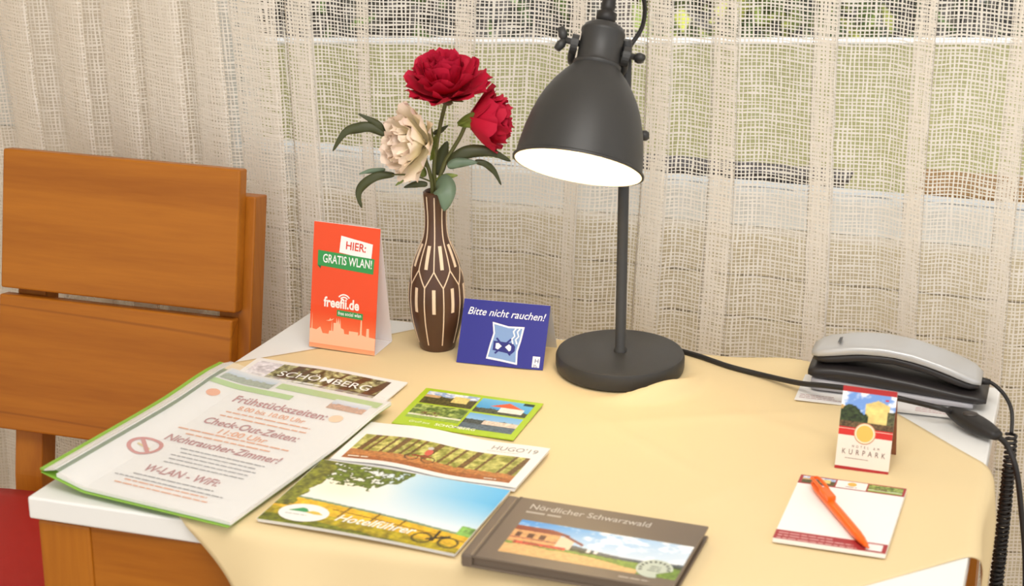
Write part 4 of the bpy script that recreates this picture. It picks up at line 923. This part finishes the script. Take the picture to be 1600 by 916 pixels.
# ---- folder
def folder():
    c0 = Vector((-.985, 1.557, 0)); c1 = Vector((-.746, 1.5225, 0)); w_ = .226; h_ = .318; ang = math.radians(-9.0)
    t = thing('report_folder', 'report folder with a frosted cover and green back lying on the table corner', 'folder', (-.9795, 1.5625, PZ+.0012), ang)
    def zb(x, y): q = x/w_; return .0028+.012*max(0, .22-q)/.22*(.4+.6*(1-y/h_))+.0055*math.exp(-((y-h_*.92)/.06)**2)
    green = mat('folder_green', (138, 186, 66), .35)
    sheet('back_cover', t, 0, 0, w_-.002, h_-.001, green, zb, .0008, 30)
    def zp(x, y): return zb(x, y)+.0042
    sheet('page_stack', t, .017, .003, w_-.018, h_-.005, WHITE, zp, .0036, 30, 40)
    LP = lambda k: (lambda x, y: zp(x, y)+.00035+.00012*k)
    dr, og, gy = flat((176, 84, 88)), flat((238, 152, 92)), flat((120, 118, 124)); X = lambda u: .017+u*(w_-.021); Y = lambda v: .006+v*(h_-.011)
    def pic(seed, c1_, c2_):
        def fn(img, u, v, a):
            n = fb(u*a, v, 8, seed); img[:] = mixc(c1_, (224, 232, 240), np.clip(v*1.2, 0, 1)); put(img, v < .5+.3*(n-.5), c2_, (fb(u*a, v, 20, seed+3)-.5)*.8)
        return fn
    picture('page_photo', t, X(.02), Y(.91), .065, .027, pic(71, (120, 164, 206), (140, 156, 130)), LP(1), 48); picture('page_photo', t, X(.74), Y(.862), .045, .024, pic(75, (150, 160, 200), (196, 140, 96)), LP(1), 48)
    rect('green_bar', t, X(.0), Y(.862), .105, .011, flat((168, 206, 110)), LP(1)); rect('green_bar', t, X(.36), Y(.93), .13, .015, flat((172, 204, 110)), LP(1))
    poly('page_emblem', t, [(X(.09)+.008*math.cos(a*math.pi/12), Y(.80)+.008*math.sin(a*math.pi/12)) for a in range(24)], og, LP(2)); poly('page_emblem', t, [(X(.86)+.008*math.cos(a*math.pi/12), Y(.80)+.008*math.sin(a*math.pi/12)) for a in range(24)], flat((246, 206, 160)), LP(2))
    def ct(s, v, size, m, b=.012, w=None): text(t, s, X(.52), Y(v), size, m, LP(2), bold=b, align='CENTER', width=w)
    ct('Frühstückszeiten:', .775, .021, dr, .016, .118); ct('8.00 bis 10.00 Uhr', .725, .0130, og, .014, .085); lines(t, X(.16), Y(.695), w_*.68, 2, .010, .0026, og, LP(2), seed=4, centre=True)
    ct('Check-Out-Zeiten:', .590, .021, dr, .016, .118); ct('11:00 Uhr', .535, .0165, og, .014, .060); lines(t, X(.10), Y(.515), w_*.72, 2, .010, .0026, og, LP(2), seed=5, centre=True)
    ct('Nichtraucher-Zimmer!', .415, .021, dr, .016, .140); lines(t, X(.30), Y(.375), w_*.50, 5, .0085, .0017, gy, LP(2), seed=6, centre=True)
    ct('W-LAN - WiFi:', .180, .021, dr, .016, .090); lines(t, X(.18), Y(.145), w_*.62, 2, .0085, .0018, gy, LP(2), seed=8, centre=True); lines(t, X(.22), Y(.095), w_*.56, 2, .0085, .0022, og, LP(2), seed=9, centre=True)
    def ring(r0, r1, cx, cy, m, k): 
        n = 32; V = [(cx+r*math.cos(2*math.pi*i/n), cy+r*math.sin(2*math.pi*i/n)) for r in (r0, r1) for i in range(n)]
        mk('no_smoking_ring', [(x, y, LP(k)(x, y)) for x, y in V], [(i, (i+1) % n, n+(i+1) % n, n+i) for i in range(n)], m, t, local=True)
    nr = flat((198, 92, 84)); cx, cy = X(.15), Y(.335); ring(.0145, .019, cx, cy, nr, 3)
    poly('no_smoking_bar', t, [(cx+math.cos(a)*r, cy+math.sin(a)*r) for a, r in ((2.2, .0155), (2.5, .0155), (5.34, .0155), (5.64, .0155))], nr, LP(3)); poly('cigarette_print', t, [(cx-.010, cy-.001), (cx+.008, cy-.005), (cx+.0085, cy-.002), (cx-.0095, cy+.002)], flat((226, 200, 120)), LP(2))
    # frosted front cover, standing a little off the pages along the spine
    fr = bpy.data.materials.new('frosted_plastic'); fr.use_nodes = True; nt = fr.node_tree; b = nt.nodes['Principled BSDF']; out = nt.nodes['Material Output']
    b.inputs['Base Color'].default_value = (.86, .89, .90, 1); b.inputs['Roughness'].default_value = .28; tp = nt.nodes.new('ShaderNodeBsdfTransparent'); mx = nt.nodes.new('ShaderNodeMixShader'); mx.inputs[0].default_value = .27
    nt.links.new(tp.outputs[0], mx.inputs[1]); nt.links.new(b.outputs[0], mx.inputs[2]); nt.links.new(mx.outputs[0], out.inputs[0])
    def zc(x, y): q = x/w_; return zp(x, y)+.0022+.006*max(0, .3-q)/.3
    V = []; F = []; nx, ny = 28, 40
    for i in range(nx+1):
        for j in range(ny+1): x, y = .014+(w_-.014)*i/nx, h_*j/ny; V.append((x, y, zc(x, y)))
    for i in range(nx):
        for j in range(ny): k = i*(ny+1)+j; F.append((k, k+ny+1, k+ny+2, k+1))
    mk('frosted_cover', V, F, fr, t, local=True, smooth=True)
    sheet('binding_strip', t, .004, 0, .014, h_, mat('strip_pale', (224, 222, 216), .35), lambda x, y: zc(.016, y)-.0002-.25*(.018-x), .0016, 4)
    sheet('spine_fold', t, -.0008, 0, .0052, h_, green, lambda x, y: zc(.016, y)-.003-.0002, .0022, 2)
folder()

# ================================================================== TELEPHONE
def loft(name, secs, m, parent, n=28, p=.55):
    """secs: (x, y centre, z bottom, z top, half width) - rounded box sections along x"""
    V = []; F = []
    for (x, yc, z0, z1, hw) in secs:
        for k in range(n):
            a = 2*math.pi*k/n; c, s = math.cos(a), math.sin(a); V.append((x, yc+hw*math.copysign(abs(c)**p, c), (z0+z1)/2+(z1-z0)/2*math.copysign(abs(s)**p, s)))
    for i in range(len(secs)-1):
        for k in range(n): F.append((i*n+k, (i+1)*n+k, (i+1)*n+(k+1) % n, i*n+(k+1) % n))
    F += [tuple(range(n)), tuple((len(secs)-1)*n+k for k in range(n-1, -1, -1))]
    return mk(name, V, F, m, parent, smooth=True)
def phone():
    silver = mat('phone_silver', (196, 196, 196), .3, metal=.3); black = mat('phone_black', (40, 36, 36), .38); pale = mat('phone_pale', (172, 170, 176), .4)
    x0, x1 = -.2825, -.0860; yc = 2.063; zb = TZ+.0038
    slip = box('paper_slip', -.292, -.108, 2.008, 2.098, TZ+.0026, TZ+.0034, WHITE); tag(slip, 'white printed paper slip lying under the telephone', 'paper')
    lines(slip, -.288, 2.024, .055, 3, .0045, .0012, flat((170, 110, 116)), lambda x, y: TZ+.0036, seed=3); lines(slip, -.16, 2.024, .048, 3, .0045, .0012, flat((190, 130, 136)), lambda x, y: TZ+.0036, seed=5)
    t = thing('desk_telephone', 'black cradle telephone with pale foot on the white table corner', 'telephone', ((x0+x1)/2, yc, zb))
    S = []; K = []; Hh = []; T = []
    N = 22
    for i in range(N+1):
        q = i/N; x = x0+(x1-x0)*q; e = math.sin(math.pi*min(1, max(0, .5*min(q, 1-q)/.05)))**.5 if min(q, 1-q) < .05 else 1; e = max(e, .55)
        top = zb+float(np.interp(q, [0, .15, .35, .6, .85, 1], [.030, .0325, .0315, .0265, .019, .0165])); bot = zb+float(np.interp(q, [0, 1], [.0150, .0040]))
        K.append((x, yc, bot+(1-e)*.006, top-(1-e)*.006, .030*(.82+.18*e)))
        if q <= .93: S.append((x+.004, yc+.001, zb, bot+.003, .0312*(.85+.15*e)))
    loft('stand', S, pale, t); loft('cradle', K, black, t)
    h = thing('telephone_handset', 'arched telephone handset with a silver back lying in its cradle', 'telephone handset', ((x0+x1)/2, yc, zb+.030))
    hx0, hx1 = x0+.0015, x1-.0075
    for i in range(N+1):
        q = i/N; x = hx0+(hx1-hx0)*q; m_ = min(q, 1-q); e = .62+.38*min(1, m_/.07)**.5
        top = zb+float(np.interp(q, [0, .08, .25, .42, .6, .8, .93, 1], [.046, .052, .0590, .0610, .0575, .0475, .0385, .032]))
        bot = zb+float(np.interp(q, [0, .12, .3, .5, .7, .88, 1], [.0315, .0330, .0385, .0390, .0325, .0220, .0175]))
        mid = bot+(top-bot)*.42
        Hh.append((x+(.002 if q < .5 else -.002), yc, bot+(1-e)*.004, mid+.003, .0245*e)); T.append((x, yc, mid, top-(1-e)*.004, .0262*e))
    loft('handset_shell', Hh, black, h); tp = loft('handset_back', T, silver, h, p=.5)
    v, f = boxv(-.2525, -.2490, 2.047, 2.063, 0, .0005); mk('maker_mark', [Vector((p.x, p.y, zb+.0572+p.z+(p.x+.2525)*.3)) for p in v], f, flat((90, 90, 92)), tp)
    cm = mat('cord_black', (34, 31, 30), .5)
    tube('cord_lead', smoothpath([(hx1-.004, yc, zb+.024), (hx1+.010, yc-.002, zb+.024), (-.068, 2.05, zb+.016), (-.058, 2.035, zb+.004), (-.0555, 2.02, TZ-.012)]), .0022, cm, h, n=8)
    tube('strain_relief', [(hx1-.006, yc, zb+.0245), (hx1+.009, yc-.0015, zb+.0245)], [.0048, .0032], cm, h, n=10)
    # coiled cord hanging in a loop beside the table
    path = smoothpath([(-.0555, 2.02, TZ-.012), (-.054, 2.01, TZ-.08), (-.055, 1.995, TZ-.20), (-.058, 1.98, TZ-.32), (-.062, 2.0, TZ-.40), (-.062, 2.03, TZ-.34), (-.058, 2.045, TZ-.2), (-.056, 2.055, TZ-.06)], 24)
    P = []; acc = 0; prev = None; res = []
    for a, b in zip(path[:-1], path[1:]):
        for k in range(3): res.append(a.lerp(b, k/3))
    arc = 0; Np = None; out = []
    for i, p_ in enumerate(res):
        tt_ = (res[min(i+1, len(res)-1)]-res[max(i-1, 0)]).normalized()
        if prev is not None: arc += (p_-prev).length
        prev = p_; Np = tt_.orthogonal().normalized() if Np is None else (Np-tt_*Np.dot(tt_)).normalized(); out.append((p_, Np, tt_.cross(Np), arc))
    total = arc; turns = total/.0052; hel = []
    arcs = np.array([o[3] for o in out])
    for i in range(int(turns*10)+1):
        s = i/10*.0052; j = min(len(out)-1, int(np.searchsorted(arcs, s))); p_, n_, b_, _ = out[j]; a = 2*math.pi*i/10
        hel.append(p_+(n_*math.cos(a)+b_*math.sin(a))*.0056)
    tube('coiled_cord', hel, .0018, cm, h, n=5)
phone()
